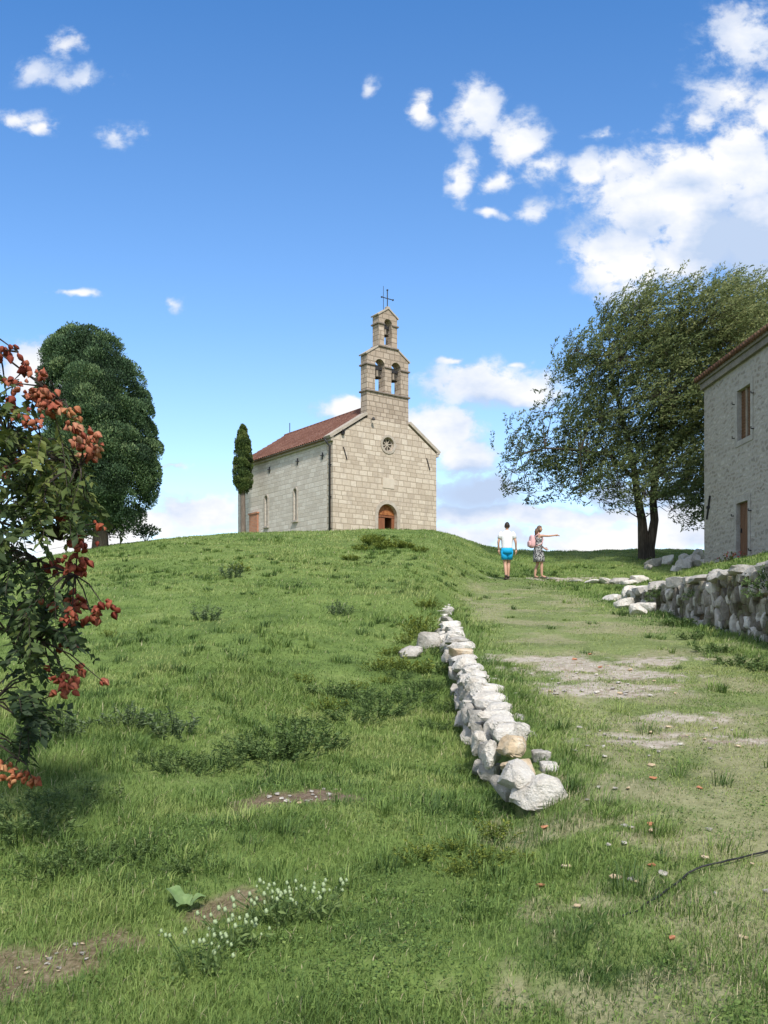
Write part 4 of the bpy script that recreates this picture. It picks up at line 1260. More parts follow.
# ------------------------------------------------------------------ foreground tree with red seed pods
FT = Vector((-3.5, 5.1, hz(-3.5, 5.1)))
ft = empty('pod_tree', FT, 0, 'tree reaching in from the left edge with red papery seed pods and dark leaves', 'tree')
FTn = np.array(FT)
def fpt(px, py, Y=4.8): return at(px, py, Y) - FT
m = MB()
m.tube([(0, 0, -.2), (.03, 0, .5), (.0, .05, 1.1), (.1, 0, 1.7), (.2, -.05, 2.4), (.3, 0, 3.1), (.35, .05, 3.8)], [.16, .13, .12, .10, .08, .05, .02], 12)
m.build('trunk', M_bark, ft, smooth=True)
q = np.random.default_rng(77)
fst = [np.array(p) for p in ((.0, .05, 1.1), (.1, 0, 1.7), (.2, -.05, 2.4), (.3, 0, 3.1))]
GR = []   # px, py, spread px, fronds, tone
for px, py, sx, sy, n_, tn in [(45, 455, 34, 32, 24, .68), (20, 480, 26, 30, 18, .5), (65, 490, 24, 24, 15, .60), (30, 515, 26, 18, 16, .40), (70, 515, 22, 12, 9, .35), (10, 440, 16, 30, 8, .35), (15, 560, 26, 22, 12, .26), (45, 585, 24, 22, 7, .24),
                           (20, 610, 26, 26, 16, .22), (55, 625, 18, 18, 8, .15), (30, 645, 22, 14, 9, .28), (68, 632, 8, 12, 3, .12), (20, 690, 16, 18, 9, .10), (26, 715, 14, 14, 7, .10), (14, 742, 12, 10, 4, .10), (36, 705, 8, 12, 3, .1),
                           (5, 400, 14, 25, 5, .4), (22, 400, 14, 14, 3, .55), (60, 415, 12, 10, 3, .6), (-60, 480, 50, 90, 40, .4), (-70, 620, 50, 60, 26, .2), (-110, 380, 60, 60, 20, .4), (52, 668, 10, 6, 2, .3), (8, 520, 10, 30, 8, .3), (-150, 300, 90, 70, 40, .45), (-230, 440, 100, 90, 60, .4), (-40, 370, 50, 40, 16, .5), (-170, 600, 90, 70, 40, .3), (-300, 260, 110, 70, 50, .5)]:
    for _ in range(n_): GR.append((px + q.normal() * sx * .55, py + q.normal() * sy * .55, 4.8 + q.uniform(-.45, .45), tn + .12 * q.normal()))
br = MB(); LP, LD, LN, LT, LL = [], [], [], [], []
mains = []
for tx, ty in ((60, 400), (18, 352), (80, 470), (60, 540), (75, 575), (40, 640), (25, 720), (20, 760), (-60, 560), (-150, 300), (-230, 430), (-300, 260), (-170, 600), (-40, 360)):
    a = fst[int(np.clip((640 - ty) / 90 + .6, 0, 3))]
    b = np.array(fpt(tx, ty))
    md = a * .5 + b * .5 + np.array([0, q.uniform(-.1, .1), .16]); pts_ = [a, a * .6 + md * .4, md, md * .45 + b * .55 + np.array([0, 0, .05]), b]
    br.tube(pts_, [.024, .018, .012, .008, .004] if ty > 450 else [.014, .011, .008, .006, .003], 7)
    for t in np.linspace(0, 1, 9):
        k = min(3, int(t * 4)); mains.append(pts_[k] * (1 - (t * 4 - k)) + pts_[k + 1] * (t * 4 - k))
mains = np.array(mains)
for px, py, Y, tn in GR:
    p0 = np.array(fpt(px, py, Y))
    dist = np.linalg.norm(mains - p0, axis=1) + (mains[:, 2] < p0[2] - .3) * .1
    j = int(np.argmin(dist)); b0 = mains[j]
    d = p0 - b0; L = np.linalg.norm(d)
    d = norm(d + q.normal(size=3) * .12 + np.array([.06, 0, -.06]))
    fl = q.uniform(.16, .28)
    e0 = p0 - d * fl * .4
    if L > .15: br.tube([b0, (b0 + e0) / 2 + np.array([0, 0, .03]), e0], [.006, .005, .003], 5, False)
    nl = 9
    tt = np.linspace(.12, 1, nl)
    rach = e0 + d * fl * tt[:, None] + np.array([0, 0, -.08]) * tt[:, None] ** 2
    br.tube([e0, rach[nl // 2], rach[-1]], [.003, .0025, .0015], 4, False)
    up = norm(np.array([q.normal() * .5, q.normal() * .5 - .3, 1.0]))
    side = norm(np.cross(d, up))
    for s in (-1, 1):
        dd = norm(d * .55 + side * s * .9 + q.normal(size=(nl, 3)) * .28 + np.array([0, 0, -.28]))
        LP.append(rach); LD.append(dd); LN.append(norm(up + q.normal(size=(nl, 3)) * .45)); LT.append(np.clip(tn + .10 * q.normal(size=nl), 0, 1)); LL.append(.042 + .03 * q.random(nl))
br.build('branches', M_bark, ft)
LP, LD, LN, LT, LL = map(np.concatenate, (LP, LD, LN, LT, LL))
V, t1, t2 = leaves(LP, LD, LN, LL, LL * .52, .12)
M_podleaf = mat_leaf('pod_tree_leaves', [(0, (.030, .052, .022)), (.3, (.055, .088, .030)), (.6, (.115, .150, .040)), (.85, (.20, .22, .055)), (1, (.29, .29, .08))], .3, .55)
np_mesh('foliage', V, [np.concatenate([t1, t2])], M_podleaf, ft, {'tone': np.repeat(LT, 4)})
# pods: three-winged papery lanterns
pv, pf = [], []
prof = [(0, 0), (.12, .55), (.35, 1.0), (.62, .85), (.85, .4), (1, 0)]
for h, r in prof:
    for k in range(6):
        a = k * math.pi / 3; rr = r * (.42 if k % 2 == 0 else .13)
        pv.append((rr * math.cos(a), rr * math.sin(a), -h))
for i in range(len(prof) - 1):
    for k in range(6): pf.append((i * 6 + k, i * 6 + (k + 1) % 6, (i + 1) * 6 + (k + 1) % 6, (i + 1) * 6 + k))
pv = np.array(pv); pf = np.array(pf)
def pod_mat(nm, st):
    m, nt = newmat(nm)
    n = noise(nt, objco(nt), 30, 3)
    c = mix(nt, .3, ramp(nt, attr(nt, 'tone'), st), ramp(nt, n, [(.3, .7), (.7, 1.1)]), 'MULTIPLY')
    finish(nt, c, .65, spec=.2, trans=.3); return m
M_pod = pod_mat('red_seed_pods', [(0, (.24, .050, .034)), (.4, (.44, .125, .075)), (.75, (.56, .23, .135)), (1, (.64, .35, .21))])
M_podo = pod_mat('orange_seed_pods', [(0, (.36, .085, .045)), (.5, (.52, .19, .09)), (1, (.66, .38, .19))])
for px, py, sx, sy, n_, mm, bias in [(9, 350, 9, 8, 14, 0, .2), (27, 364, 6, 5, 8, 0, .2), (12, 382, 8, 5, 8, 0, .3), (40, 372, 6, 8, 9, 0, .5), (40, 392, 16, 9, 46, 0, .6), (50, 404, 10, 7, 26, 0, .6), (10, 402, 6, 6, 7, 0, .3), (34, 418, 10, 8, 14, 0, .45),
                                    (78, 428, 8, 8, 16, 0, .75), (86, 440, 12, 9, 30, 0, .6), (88, 456, 8, 6, 12, 0, .65), (96, 446, 5, 6, 8, 0, .95), (70, 412, 8, 6, 8, 1, .7), (4, 466, 8, 12, 18, 0, .55), (65, 514, 9, 6, 8, 0, .2), (100, 523, 6, 4, 6, 1, .1),
                                    (80, 542, 7, 9, 16, 0, .15), (55, 565, 9, 8, 16, 0, .1), (74, 564, 10, 10, 26, 0, .1), (54, 604, 8, 6, 12, 0, .35), (76, 600, 9, 9, 22, 0, .3), (72, 614, 8, 7, 16, 0, .35), (104, 606, 10, 7, 22, 0, .15), (92, 616, 8, 4, 9, 0, .2), (23, 608, 3, 4, 3, 1, .4),
                                    (71, 644, 8, 5, 9, 0, .25), (50, 666, 3, 3, 3, 0, .3), (68, 679, 11, 7, 24, 0, .4), (81, 669, 6, 4, 8, 0, .35), (62, 690, 8, 4, 12, 0, .4), (102, 681, 4, 2, 4, 0, .4), (98, 541, 1, 1, 1, 0, .1),
                                    (14, 774, 14, 7, 28, 1, .55), (32, 779, 8, 5, 14, 1, .4), (2, 765, 6, 6, 10, 1, .7)]:
    c0 = np.array(fpt(px, py, 4.7 + q.uniform(-.2, .2)))
    Vs, Fs, Ts = [], [], []
    sm = MB()
    for k in range(n_):
        p = c0 + np.array([q.normal() * sx * .55, q.normal() * (sx + sy) * .35, -q.normal() * sy * .55]) * (4.7 / F)
        s = q.uniform(.028, .052)
        rot = np.array(Matrix.Rotation(q.uniform(-1.1, 1.1), 3, 'X') @ Matrix.Rotation(q.uniform(-1.1, 1.1), 3, 'Y') @ Matrix.Rotation(q.uniform(0, 6), 3, 'Z'))
        Vs.append(pv * s @ rot.T + p); Fs.append(pf + k * len(pv)); Ts.append(np.full(len(pv), np.clip(bias + .2 * q.normal(), 0, 1)))
    np_mesh('seed_pod_cluster', np.concatenate(Vs), [np.concatenate(Fs)], M_podo if mm else M_pod, ft, {'tone': np.concatenate(Ts)})
    j = int(np.argmin(np.linalg.norm(mains - c0, axis=1)))
    sm.tube([mains[j], (mains[j] + c0) / 2 + np.array([0, 0, .03]), c0], [.005, .004, .002], 5, False)
    if np.linalg.norm(mains[j] - c0) > .05: sm.build('pod_stalk', M_bark, ft)

# ------------------------------------------------------------------ weeds
M_weed = mat_leaf('dark_weed_leaves', [(0, (.058, .098, .030)), (.5, (.105, .168, .050)), (1, (.17, .235, .080))], .35)
M_weedy = mat_leaf('yellow_green_weed_leaves', [(0, (.07, .11, .02)), (.5, (.15, .20, .035)), (1, (.28, .30, .05))], .35)
M_weedg = mat_leaf('bluish_weed_leaves', [(0, (.07, .11, .045)), (.5, (.12, .17, .075)), (1, (.19, .24, .13))], .3)


def weed_proto(seed, mat, nst, h, rad, lsz, name='weed'):
    q = np.random.default_rng(seed)
    root = empty(name, (0, 0, -60))
    P, D, T = [], [], []
    m = MB()
    for _ in range(nst):
        a = q.random() * 6.28; r = rad * q.random() ** .6; hh = h * (1 - .5 * (r / rad) ** 2) * q.uniform(.6, 1.1)
        b = np.array([r * .55 * math.cos(a), r * .55 * math.sin(a), -.02]); t = np.array([r * math.cos(a), r * math.sin(a), hh]) + q.normal(size=3) * .02
        m.tube([b, (b + t) / 2 + np.array([0, 0, .1 * hh]), t], [.004, .003, .0015], 3, False)
        nl = int(14 + 10 * q.random()); tt = q.random(nl)[:, None] ** .7
        P.append(b + (t - b) * tt); D.append(norm(q.normal(size=(nl, 3)) * np.array([1, 1, .4]) + np.array([0, 0, .35]))); T.append(np.clip(.25 + .5 * tt[:, 0] + .18 * q.normal(size=nl), 0, 1))
    P, D, T = map(np.concatenate, (P, D, T)); s = lsz * (.6 + .8 * q.random(len(P)))
    V, t1, t2 = leaves(P, D, norm(q.normal(size=P.shape) * .5 + np.array([0, 0, 1])), s, s * .42)
    np_mesh('leaves', V, [np.concatenate([t1, t2])], mat, root, {'tone': np.repeat(T, 4)})
    m.build('stems', mat, root)
    return root


WK = {'dark': (weed_proto(1, M_weed, 36, .19, .44, .036), 'low dark green weed clump on the grassy bank left of the wall', 'dark weeds on the left bank'),
      'yel': (weed_proto(2, M_weedy, 26, .19, .30, .032), 'yellow green feathery weed clump on the bank left of the wall', 'yellow green weeds on the left bank'),
      'verge': (weed_proto(3, M_weed, 24, .15, .28, .038), 'leafy green weed clump along the foot of the mossy retaining wall', 'weeds along the retaining wall'),
      'grey': (weed_proto(4, M_weedg, 22, .22, .24, .034), 'small grey green weed standing alone on the open hillside', 'grey green weeds on the hillside'),
      'crest': (weed_proto(5, M_weedy, 40, .26, .4, .06), 'weed tuft on the brow of the hill in front of the chapel', 'weed tufts below the chapel')}
used = set()


def weed(kind, px, py, s, g=None):
    pr, lab, grp = WK[kind]
    o = pr if kind not in used else copy_tree(pr)
    used.add(kind)
    if kind in ('dark', 'yel', 'verge'): px += r_.gauss(0, 7); py += r_.gauss(0, 4); s *= r_.uniform(.6, 1.2)
    g = g or ground_at(px, py)
    o.location = g; o.scale = (s * r_.uniform(.9, 1.2), s * r_.uniform(.9, 1.2), s * r_.uniform(.8, 1.1)); o.rotation_euler = (0, 0, r_.uniform(0, 6.28))
    tag(o, lab, 'weed', grp)


for px, py, s in [(30, 818, 1.0), (62, 812, 1.1), (95, 800, .9), (20, 838, .8), (190, 772, 1.0), (220, 764, 1.0), (250, 756, 1.1), (280, 752, 1.1), (305, 748, 1.1), (325, 742, .9), (352, 722, .9), (376, 716, 1.0), (400, 706, 1.0), (420, 694, 1.0), (440, 690, .9), (345, 700, .8),
                  (60, 868, .6), (95, 862, .55), (130, 852, .5), (160, 758, .7), (450, 735, .7), (462, 700, .7), (445, 715, .8), (470, 770, .5), (430, 660, .8), (440, 675, .8), (205, 880, .5), (395, 680, .8), (300, 725, .6), (330, 690, .8)]:
    weed('dark', px, py, s)
for px, py, s in [(360, 690, 1.0), (385, 680, 1.0), (340, 712, .8), (410, 668, 1.0), (430, 612, 1.4), (428, 622, 1.4), (425, 602, 1.3), (418, 632, 1.2), (405, 640, 1.2), (390, 655, 1.1), (375, 665, 1.1), (398, 668, 1.2), (432, 634, .8), (420, 640, .8), (450, 850, .5), (480, 845, .55), (430, 860, .5), (500, 862, .45), (465, 868, .5), (520, 855, .4), (310, 690, .7), (400, 650, .9), (120, 640, .8)]:
    weed('yel', px, py, s)
for px, py, s in [(655, 618, 1.1), (668, 624, 1.1), (695, 640, 1.0), (728, 655, .9), (745, 662, .9), (762, 668, .9), (625, 614, 1.0), (648, 608, 1.0), (700, 652, .8), ]:
    weed('verge', px, py, s)
for px, py, s in [(68, 738, 1.0), (127, 730, 1.0), (175, 736, 1.1), (205, 620, 1.3), (230, 578, 1.4), (340, 615, 1.2)]:
    weed('grey', px, py, s)
for px, py, s in [(375, 545, 1.2), (385, 549, 1.0), (395, 547, .9), (362, 551, .8), (372, 541, 1.0), (405, 548, .8), (350, 560, .7), (240, 572, .8), (420, 552, .7)]:
    weed('crest', px, py, s)
# plants growing from the retaining wall
for px, py, s, lab in [(764, 586, 1.3, 'big green creeper hanging from the retaining wall at the right edge'), (690, 596, .6, 'small green plant rooted high in the joints of the mossy retaining wall'), (655, 596, .9, 'leafy plant growing over the broken end of the retaining wall')]:
    o = copy_tree(WK['verge'][0]); yv = WALLX / ((px - 384) / F) - .1; p = at(px, py, yv)
    o.location = (p.x + .0, p.y, p.z); o.scale = (s, s, s); o.rotation_euler = (0, -.9, 0.2)
    if 'group' in o: del o['group']
    tag(o, lab, 'plant')
# flowers by the house door
hb = HO + Vector((.037, -1, 0)) * 3.0
fl = empty('flower_pot_plant', Vector((hb.x - .35, hb.y, hz(hb.x - .35, hb.y) + .0)), 0, 'low plant with small red flowers at the foot of the house door', 'plant')
q = np.random.default_rng(5)
P = q.normal(size=(140, 3)) * np.array([.16, .35, .09]) + np.array([0, 0, .14]); V, t1, t2 = leaves(P, rand_dir(140, q), rand_dir(140, q), .08, .05)
np_mesh('leaves', V, [np.concatenate([t1, t2])], M_weedy, fl, {'tone': np.repeat(q.random(140), 4)})
P = q.normal(size=(40, 3)) * np.array([.14, .32, .06]) + np.array([0, 0, .24]); V, t1, t2 = leaves(P, rand_dir(40, q), rand_dir(40, q), .07, .06)
np_mesh('petals', V, [np.concatenate([t1, t2])], mat_plain('red_petals', (.42, .05, .05)), fl)

# white flowered weeds in the foreground
M_flower = mat_plain('pale_green_white_petals', (.30, .37, .20), .7, .2)
M_stalk = mat_leaf('pale_stalk_leaves', [(0, (.09, .15, .045)), (1, (.20, .27, .09))], .3)
fv, ff = stone_verts(2, (.013, .013, .017), 77, .9, .25, 0)
fme = None
FLL = ['white flowered weed clump nearest the bottom left in the grass', 'white flowered weed clump in the middle of the pale flowers', 'widest clump of pale white flower heads on the foreground bank', 'sparse white flowered weed clump at the right end of the pale flowers']
for i, (px, py, rx, n_) in enumerate([(200, 962, .13, 22), (238, 938, .14, 26), (278, 912, .17, 38), (318, 908, .14, 18)]):
    g = ground_at(px, py + 12)
    rt = empty('flowering_weed', g, 0, FLL[i], 'flowering weed')
    q = np.random.default_rng(400 + i); sm = MB(); P, D = [], []
    for k in range(n_):
        a = q.random() * 6.28; rr = rx * q.random() ** .5
        b = Vector((rr * .4 * math.cos(a), rr * .4 * math.sin(a), -.01)); t = Vector((rr * 1.2 * math.cos(a), rr * .9 * math.sin(a), q.uniform(.08, .17)))
        sm.tube([b, (b + t) / 2 + Vector((0, 0, .02)), t], .0016, 4, False)
        for _ in range(3): P.append(b.lerp(t, q.random() * .8)); D.append(norm(q.normal(size=3) + np.array([0, 0, .3])))
        if fme is None:
            o = np_mesh('flower_head', fv, [ff], M_flower, rt, smooth=True); fme = o.data
        else:
            o = bpy.data.objects.new('flower_head', fme); COL.objects.link(o); o.parent = rt
        o.location = t; sc = q.uniform(.7, 1.25); o.scale = (sc, sc, sc)
    sm.build('stems', M_stalk, rt)
    V, t1, t2 = leaves(np.array(P), np.array(D), rand_dir(len(P), q), .045, .014)
    np_mesh('leaves', V, [np.concatenate([t1, t2])], M_stalk, rt, {'tone': np.repeat(q.random(len(P)), 4)})
# broad-leaved plant
g = ground_at(186, 912)
rt = empty('broad_leaved_plant', g, 0, 'single weed with broad pale green leaves beside the bare earth streak', 'plant')
M_broad = mat_noise('broad_pale_leaf', [(0, (.12, .20, .065)), (1, (.22, .30, .13))], 14, .55, .2, .01, 40)
for k, (a, l, ln) in enumerate([(2.7, .105, .42), (.35, .085, .30), (1.5, .05, .55), (4.2, .06, .2), (5.4, .05, .25)]):
    d = Vector((math.cos(a), math.sin(a), 0)); s = Vector((-d.y, d.x, 0)); up = Vector((0, 0, 1))
    vs = []; nl = 9
    for i in range(nl):
        t = i / (nl - 1); w = .46 * l * math.sin(math.pi * min(1, t * .93 + .05)) ** .8 * (1 - .25 * t) * (1 + .16 * math.sin(11 * t + k))
        c = d * l * t + up * (ln * l * 1.6 * math.sin(t * 1.6) + .02)
        for j, sx in enumerate((-1, -.5, 0, .5, 1)): vs.append(c + s * w * sx + up * (abs(sx) * w * .35 + .004 * math.sin(7 * t + 3 * sx)))
    m = MB(); m.add(vs, [(i * 5 + j, i * 5 + j + 1, i * 5 + j + 6, i * 5 + j + 5) for i in range(nl - 1) for j in range(4)])
    m.build('leaf', M_broad, rt, smooth=True)

# ------------------------------------------------------------------ people
M_skin = mat_plain('skin', (.50, .29, .20), .55, .3, var=.06)
M_hair = mat_plain('dark_brown_hair', (.030, .020, .015), .6, .3, var=.3, scale=40)
M_hair2 = mat_plain('light_brown_hair', (.12, .07, .045), .6, .3, var=.3, scale=40)
M_white = mat_plain('white_cotton', (.78, .77, .78), .85, .1, var=.05)
M_blue = mat_plain('bright_blue_cloth', (.015, .36, .66), .75, .2, var=.1)
M_pink = mat_plain('pale_pink_canvas', (.72, .42, .42), .8, .1, var=.06)
M_shoe = mat_plain('dark_sandal', (.06, .045, .04), .7)
M_dress, nt = newmat('black_and_white_print')
nn_ = noise(nt, objco(nt), 16, 3, .6, 1.2)
finish(nt, mix(nt, mrange(nt, nn_, .49, .54), (.05, .05, .055), (.48, .47, .46)), .85, spec=.1)
M_eye = mat_plain('dark_eye', (.02, .015, .015), .3)


def body_mesh(J, Rd, edges, rootv):
    """skin modifier body, evaluated to a plain mesh"""
    me = bpy.data.meshes.new('skeleton'); me.from_pydata([J[k] for k in J], [], [])
    idx = {k: i for i, k in enumerate(J)}
    me.edges.add(len(edges)); me.edges.foreach_set('vertices', [i for a, b in edges for i in (idx[a], idx[b])]); me.update()
    o = bpy.data.objects.new('skeleton', me); COL.objects.link(o)
    o.modifiers.new('skin', 'SKIN'); sub = o.modifiers.new('sub', 'SUBSURF'); sub.levels = 2; sub.render_levels = 2
    for k, i in idx.items():
        d = me.skin_vertices[0].data[i]; rr = Rd[k]; d.radius = rr if isinstance(rr, tuple) else (rr, rr); d.use_root = (k == rootv)
    dg = bpy.context.evaluated_depsgraph_get(); dg.update()
    ev = o.evaluated_get(dg); em = ev.to_mesh()
    V = [v.co[:] for v in em.vertices]; Fc = [tuple(p.vertices) for p in em.polygons]
    ev.to_mesh_clear(); bpy.data.objects.remove(o); bpy.data.meshes.remove(me)
    return V, Fc


def head_mesh(m, c, yaw, s=1.0):
    """egg shaped head with chin, nose, ears; faces +Y turned by yaw"""
    V, Fc = ico(3); v = V.copy()
    v = v * np.array([.074, .096, .115])
    low = np.clip(-v[:, 2] / .115, 0, 1)
    v[:, 0] *= 1 - .30 * low ** 1.5; v[:, 1] = v[:, 1] * (1 - .12 * low) + .012 * low
    front = v[:, 1] > .02
    nose = np.exp(-((v[:, 0]) / .014) ** 2 - ((v[:, 2] + .012) / .022) ** 2) * front
    v[:, 1] += .026 * nose
    brow = np.exp(-((v[:, 2] - .012) / .010) ** 2 - (np.abs(v[:, 0]) - .03) ** 2 / .015 ** 2) * front
    v[:, 1] -= .010 * brow
    mouth = np.exp(-((v[:, 2] + .055) / .007) ** 2 - (v[:, 0] / .025) ** 2) * front
    v[:, 1] -= .005 * mouth
    Rz = np.array(Matrix.Rotation(yaw, 3, 'Z'))
    m.add((v * s) @ Rz.T + np.array(c), Fc.tolist())
    for sx in (-1, 1):
        e = V * np.array([.012, .022, .032]) + np.array([sx * .074, -.005, 0])
        m.add((e * s) @ Rz.T + np.array(c), Fc.tolist())


def hand(m, wrist, direction, palm_side, s=1.0):
    """palm, four fingers and a thumb, slightly curled; direction points to the fingertips"""
    d = Vector(direction).normalized(); u = Vector(palm_side); u = (u - d * u.dot(d)).normalized(); w = d.cross(u)
    wr = Vector(wrist)
    m.tube([wr - d * .02, wr + d * .03, wr + d * .09], [.024 * s, .034 * s, .030 * s], 8)
    for k, ln in enumerate((.068, .078, .072, .056)):
        b = wr + d * .075 + w * (k - 1.5) * .019
        m.tube([b, b + d * ln * .5 + u * .006, b + d * ln * .85 + u * .020, b + d * ln + u * .034], [.009, .0085, .0075, .006], 6)
    b = wr + d * .025 - w * .028
    m.tube([b, b + d * .03 - w * .022 + u * .008, b + d * .062 - w * .028 + u * .018], [.011, .0095, .0075], 6)


def make_person(name, label, loc, rz, height, J, Rd, E, hc, yaw, hands, clothes, hair):
    root = empty(name, loc, rz, label, 'person')
    s = height / 1.75
    m = MB(); V, Fc = body_mesh(J, Rd, E, 'pelvis'); m.add(V, Fc)
    head_mesh(m, hc, yaw)
    for a in hands: hand(m, *a)
    b = m.build('body', M_skin, root, smooth=True)
    for nm, mm, mat in clothes: mm.build(nm, mat, b, smooth=True)
    h = MB(); hair(h); h.build('hair', M_hair if hair is man_hair else M_hair2, b, smooth=True)
    Rz = Matrix.Rotation(yaw, 3, 'Z')
    e = MB()
    for sx in (-1, 1): e.tube([Vector(hc) + Rz @ Vector((sx * .030, .078, .012)), Vector(hc) + Rz @ Vector((sx * .030, .090, .012))], .011, 8)
    e.build('eyes', M_eye, b)
    root.scale = (s, s, s)
    return root


def hair_cap(m, hc, yaw, k=1.06, cut=-.02, back=-.07):
    V, Fc = ico(3)
    v = V * np.array([.074, .096, .115]) * k
    keep = [f for f in Fc.tolist() if all((v[i, 2] > .045 and v[i, 1] > -.2) or (v[i, 1] < .02 and v[i, 2] > back) for i in f)]
    Rz = np.array(Matrix.Rotation(yaw, 3, 'Z'))
    m.add(v @ Rz.T + np.array(hc) + np.array([0, 0, .004]), keep)


EDG = [('pelvis', 'spine'), ('spine', 'chest'), ('chest', 'neck'), ('neck', 'head')]
for s in 'lr': EDG += [('chest', 'sh' + s), ('sh' + s, 'el' + s), ('el' + s, 'wr' + s), ('pelvis', 'hip' + s), ('hip' + s, 'kn' + s), ('kn' + s, 'cf' + s), ('cf' + s, 'an' + s), ('an' + s, 'toe' + s)]
RAD = {'pelvis': .12, 'spine': .105, 'chest': .115, 'neck': .056, 'head': .05}
for s in 'lr': RAD.update({'sh' + s: .056, 'el' + s: .040, 'wr' + s: .027, 'hip' + s: .088, 'kn' + s: .054, 'cf' + s: .054, 'an' + s: .036, 'toe' + s: .034})
# man walking away up the slope
hc = (.005, .03, 1.635)
JM = {'pelvis': (0, 0, .93), 'spine': (0, .0, 1.10), 'chest': (0, .01, 1.30), 'neck': (0, .0, 1.48), 'head': (0, .02, 1.57),
      'shl': (-.175, 0, 1.41), 'ell': (-.265, -.05, 1.14), 'wrl': (-.245, .05, .90), 'shr': (.175, 0, 1.41), 'elr': (.26, -.06, 1.14), 'wrr': (.275, .02, .89),
      'hipl': (-.085, 0, .87), 'knl': (-.055, .04, .48), 'cfl': (-.045, -.03, .34), 'anl': (-.035, -.10, .10), 'toel': (-.045, .05, .035),
      'hipr': (.085, 0, .87), 'knr': (.055, .10, .50), 'cfr': (.045, .06, .35), 'anr': (.04, .06, .08), 'toer': (.05, .21, .035)}
sh = MB()
sh.loft([(0, 0, .90, .17, .125), (0, 0, 1.0, .165, .12), (0, 0, 1.15, .172, .125), (0, .01, 1.29, .20, .135), (0, .0, 1.38, .205, .118), (0, 0, 1.43, .16, .09), (0, 0, 1.47, .085, .075), (0, .0, 1.50, .065, .065)], 20)
for sx, k in ((-1, 'l'), (1, 'r')):
    a, b = Vector(JM['sh' + k]), Vector(JM['el' + k]); sh.tube([a + Vector((-sx * .03, 0, .01)), a.lerp(b, .2), a.lerp(b, .62)], [.075, .075, .066], 12)
so_ = MB()
so_.loft([(0, 0, .78, .165, .13), (0, 0, .88, .18, .138), (0, 0, .955, .168, .128)], 20)
for k in 'lr':
    a, b = Vector(JM['hip' + k]), Vector(JM['kn' + k]); so_.tube([a + Vector((0, 0, .02)), a.lerp(b, .35), a.lerp(b, .66)], [.105, .104, .106], 14)
shoes = MB()
for k in 'lr':
    a, t = Vector(JM['an' + k]), Vector(JM['toe' + k]); z = t.z - .03
    shoes.tube([Vector((a.x, a.y - .05, z + .012)), Vector((a.x, a.y + .03, z + .016)), Vector((t.x, t.y, z + .014)), Vector((t.x, t.y + .06, z + .01))], [.032, .04, .045, .03], 8)
    shoes.tube([a + Vector((0, -.02, -.01)), a + Vector((0, -.035, .03))], [.046, .042], 8)


def man_hair(h): hair_cap(h, hc, 0, 1.07, back=-.075)


mg = at(507, 580, 28.2); mg.z = hz(mg.x, mg.y)
print('man ground', mg.z, 'wanted', at(507, 581, 28.2).z)
make_person('person', 'person walking away in a white t-shirt and bright blue shorts', mg, R(-4), 1.76, JM, RAD, EDG, hc, 0,
            [(JM['wrl'], Vector((.05, .15, -1)), (1, .3, 0)), (JM['wrr'], Vector((0, .1, -1)), (-1, .3, 0))], [('t_shirt', sh, M_white), ('shorts', so_, M_blue), ('sandals', shoes, M_shoe)], man_hair)
# woman pointing to the right
hcw = (0, .05, 1.635)
JW = dict(JM)
JW.update({'shl': (-.15, 0, 1.40), 'ell': (-.20, .10, 1.17), 'wrl': (-.12, .27, 1.02), 'shr': (.15, .03, 1.41), 'elr': (.17, .30, 1.40), 'wrr': (.15, .55, 1.43),
           'hipl': (-.085, 0, .87), 'knl': (-.08, .02, .48), 'cfl': (-.08, -.05, .33), 'anl': (-.08, -.08, .08), 'toel': (-.09, .06, .035),
           'hipr': (.085, 0, .87), 'knr': (.085, .10, .49), 'cfr': (.085, .09, .34), 'anr': (.085, .10, .08), 'toer': (.09, .25, .035)})
RW_ = dict(RAD); RW_.update({'sh' + s: .046 for s in 'lr'}); RW_.update({'el' + s: .036 for s in 'lr'})
dress = MB()
dress.loft([(0, .03, .55, .21, .19), (0, .03, .66, .205, .19), (0, .02, .82, .20, .175), (0, 0, .93, .185, .15), (0, .01, 1.08, .152, .12), (0, .025, 1.22, .165, .135), (0, .02, 1.33, .155, .118), (0, .005, 1.41, .10, .085)], 22)
for sx in (-1, 1): dress.tube([(sx * .09, .11, 1.34), (sx * .10, .05, 1.45), (sx * .09, -.08, 1.38)], .02, 8)
sand = MB()
for k in 'lr':
    a, t = Vector(JW['an' + k]), Vector(JW['toe' + k]); z = t.z - .03
    sand.tube([Vector((a.x, a.y - .05, z + .012)), Vector((a.x, a.y + .03, z + .016)), Vector((t.x, t.y, z + .014)), Vector((t.x, t.y + .05, z + .01))], [.03, .036, .04, .028], 8)


def woman_hair(h):
    hair_cap(h, hcw, 0, 1.10, back=-.12)
    h.tube([(0, -.02, 1.64), (0, -.055, 1.55), (0, -.06, 1.46), (0, -.05, 1.40)], [.07, .07, .055, .02], 10)


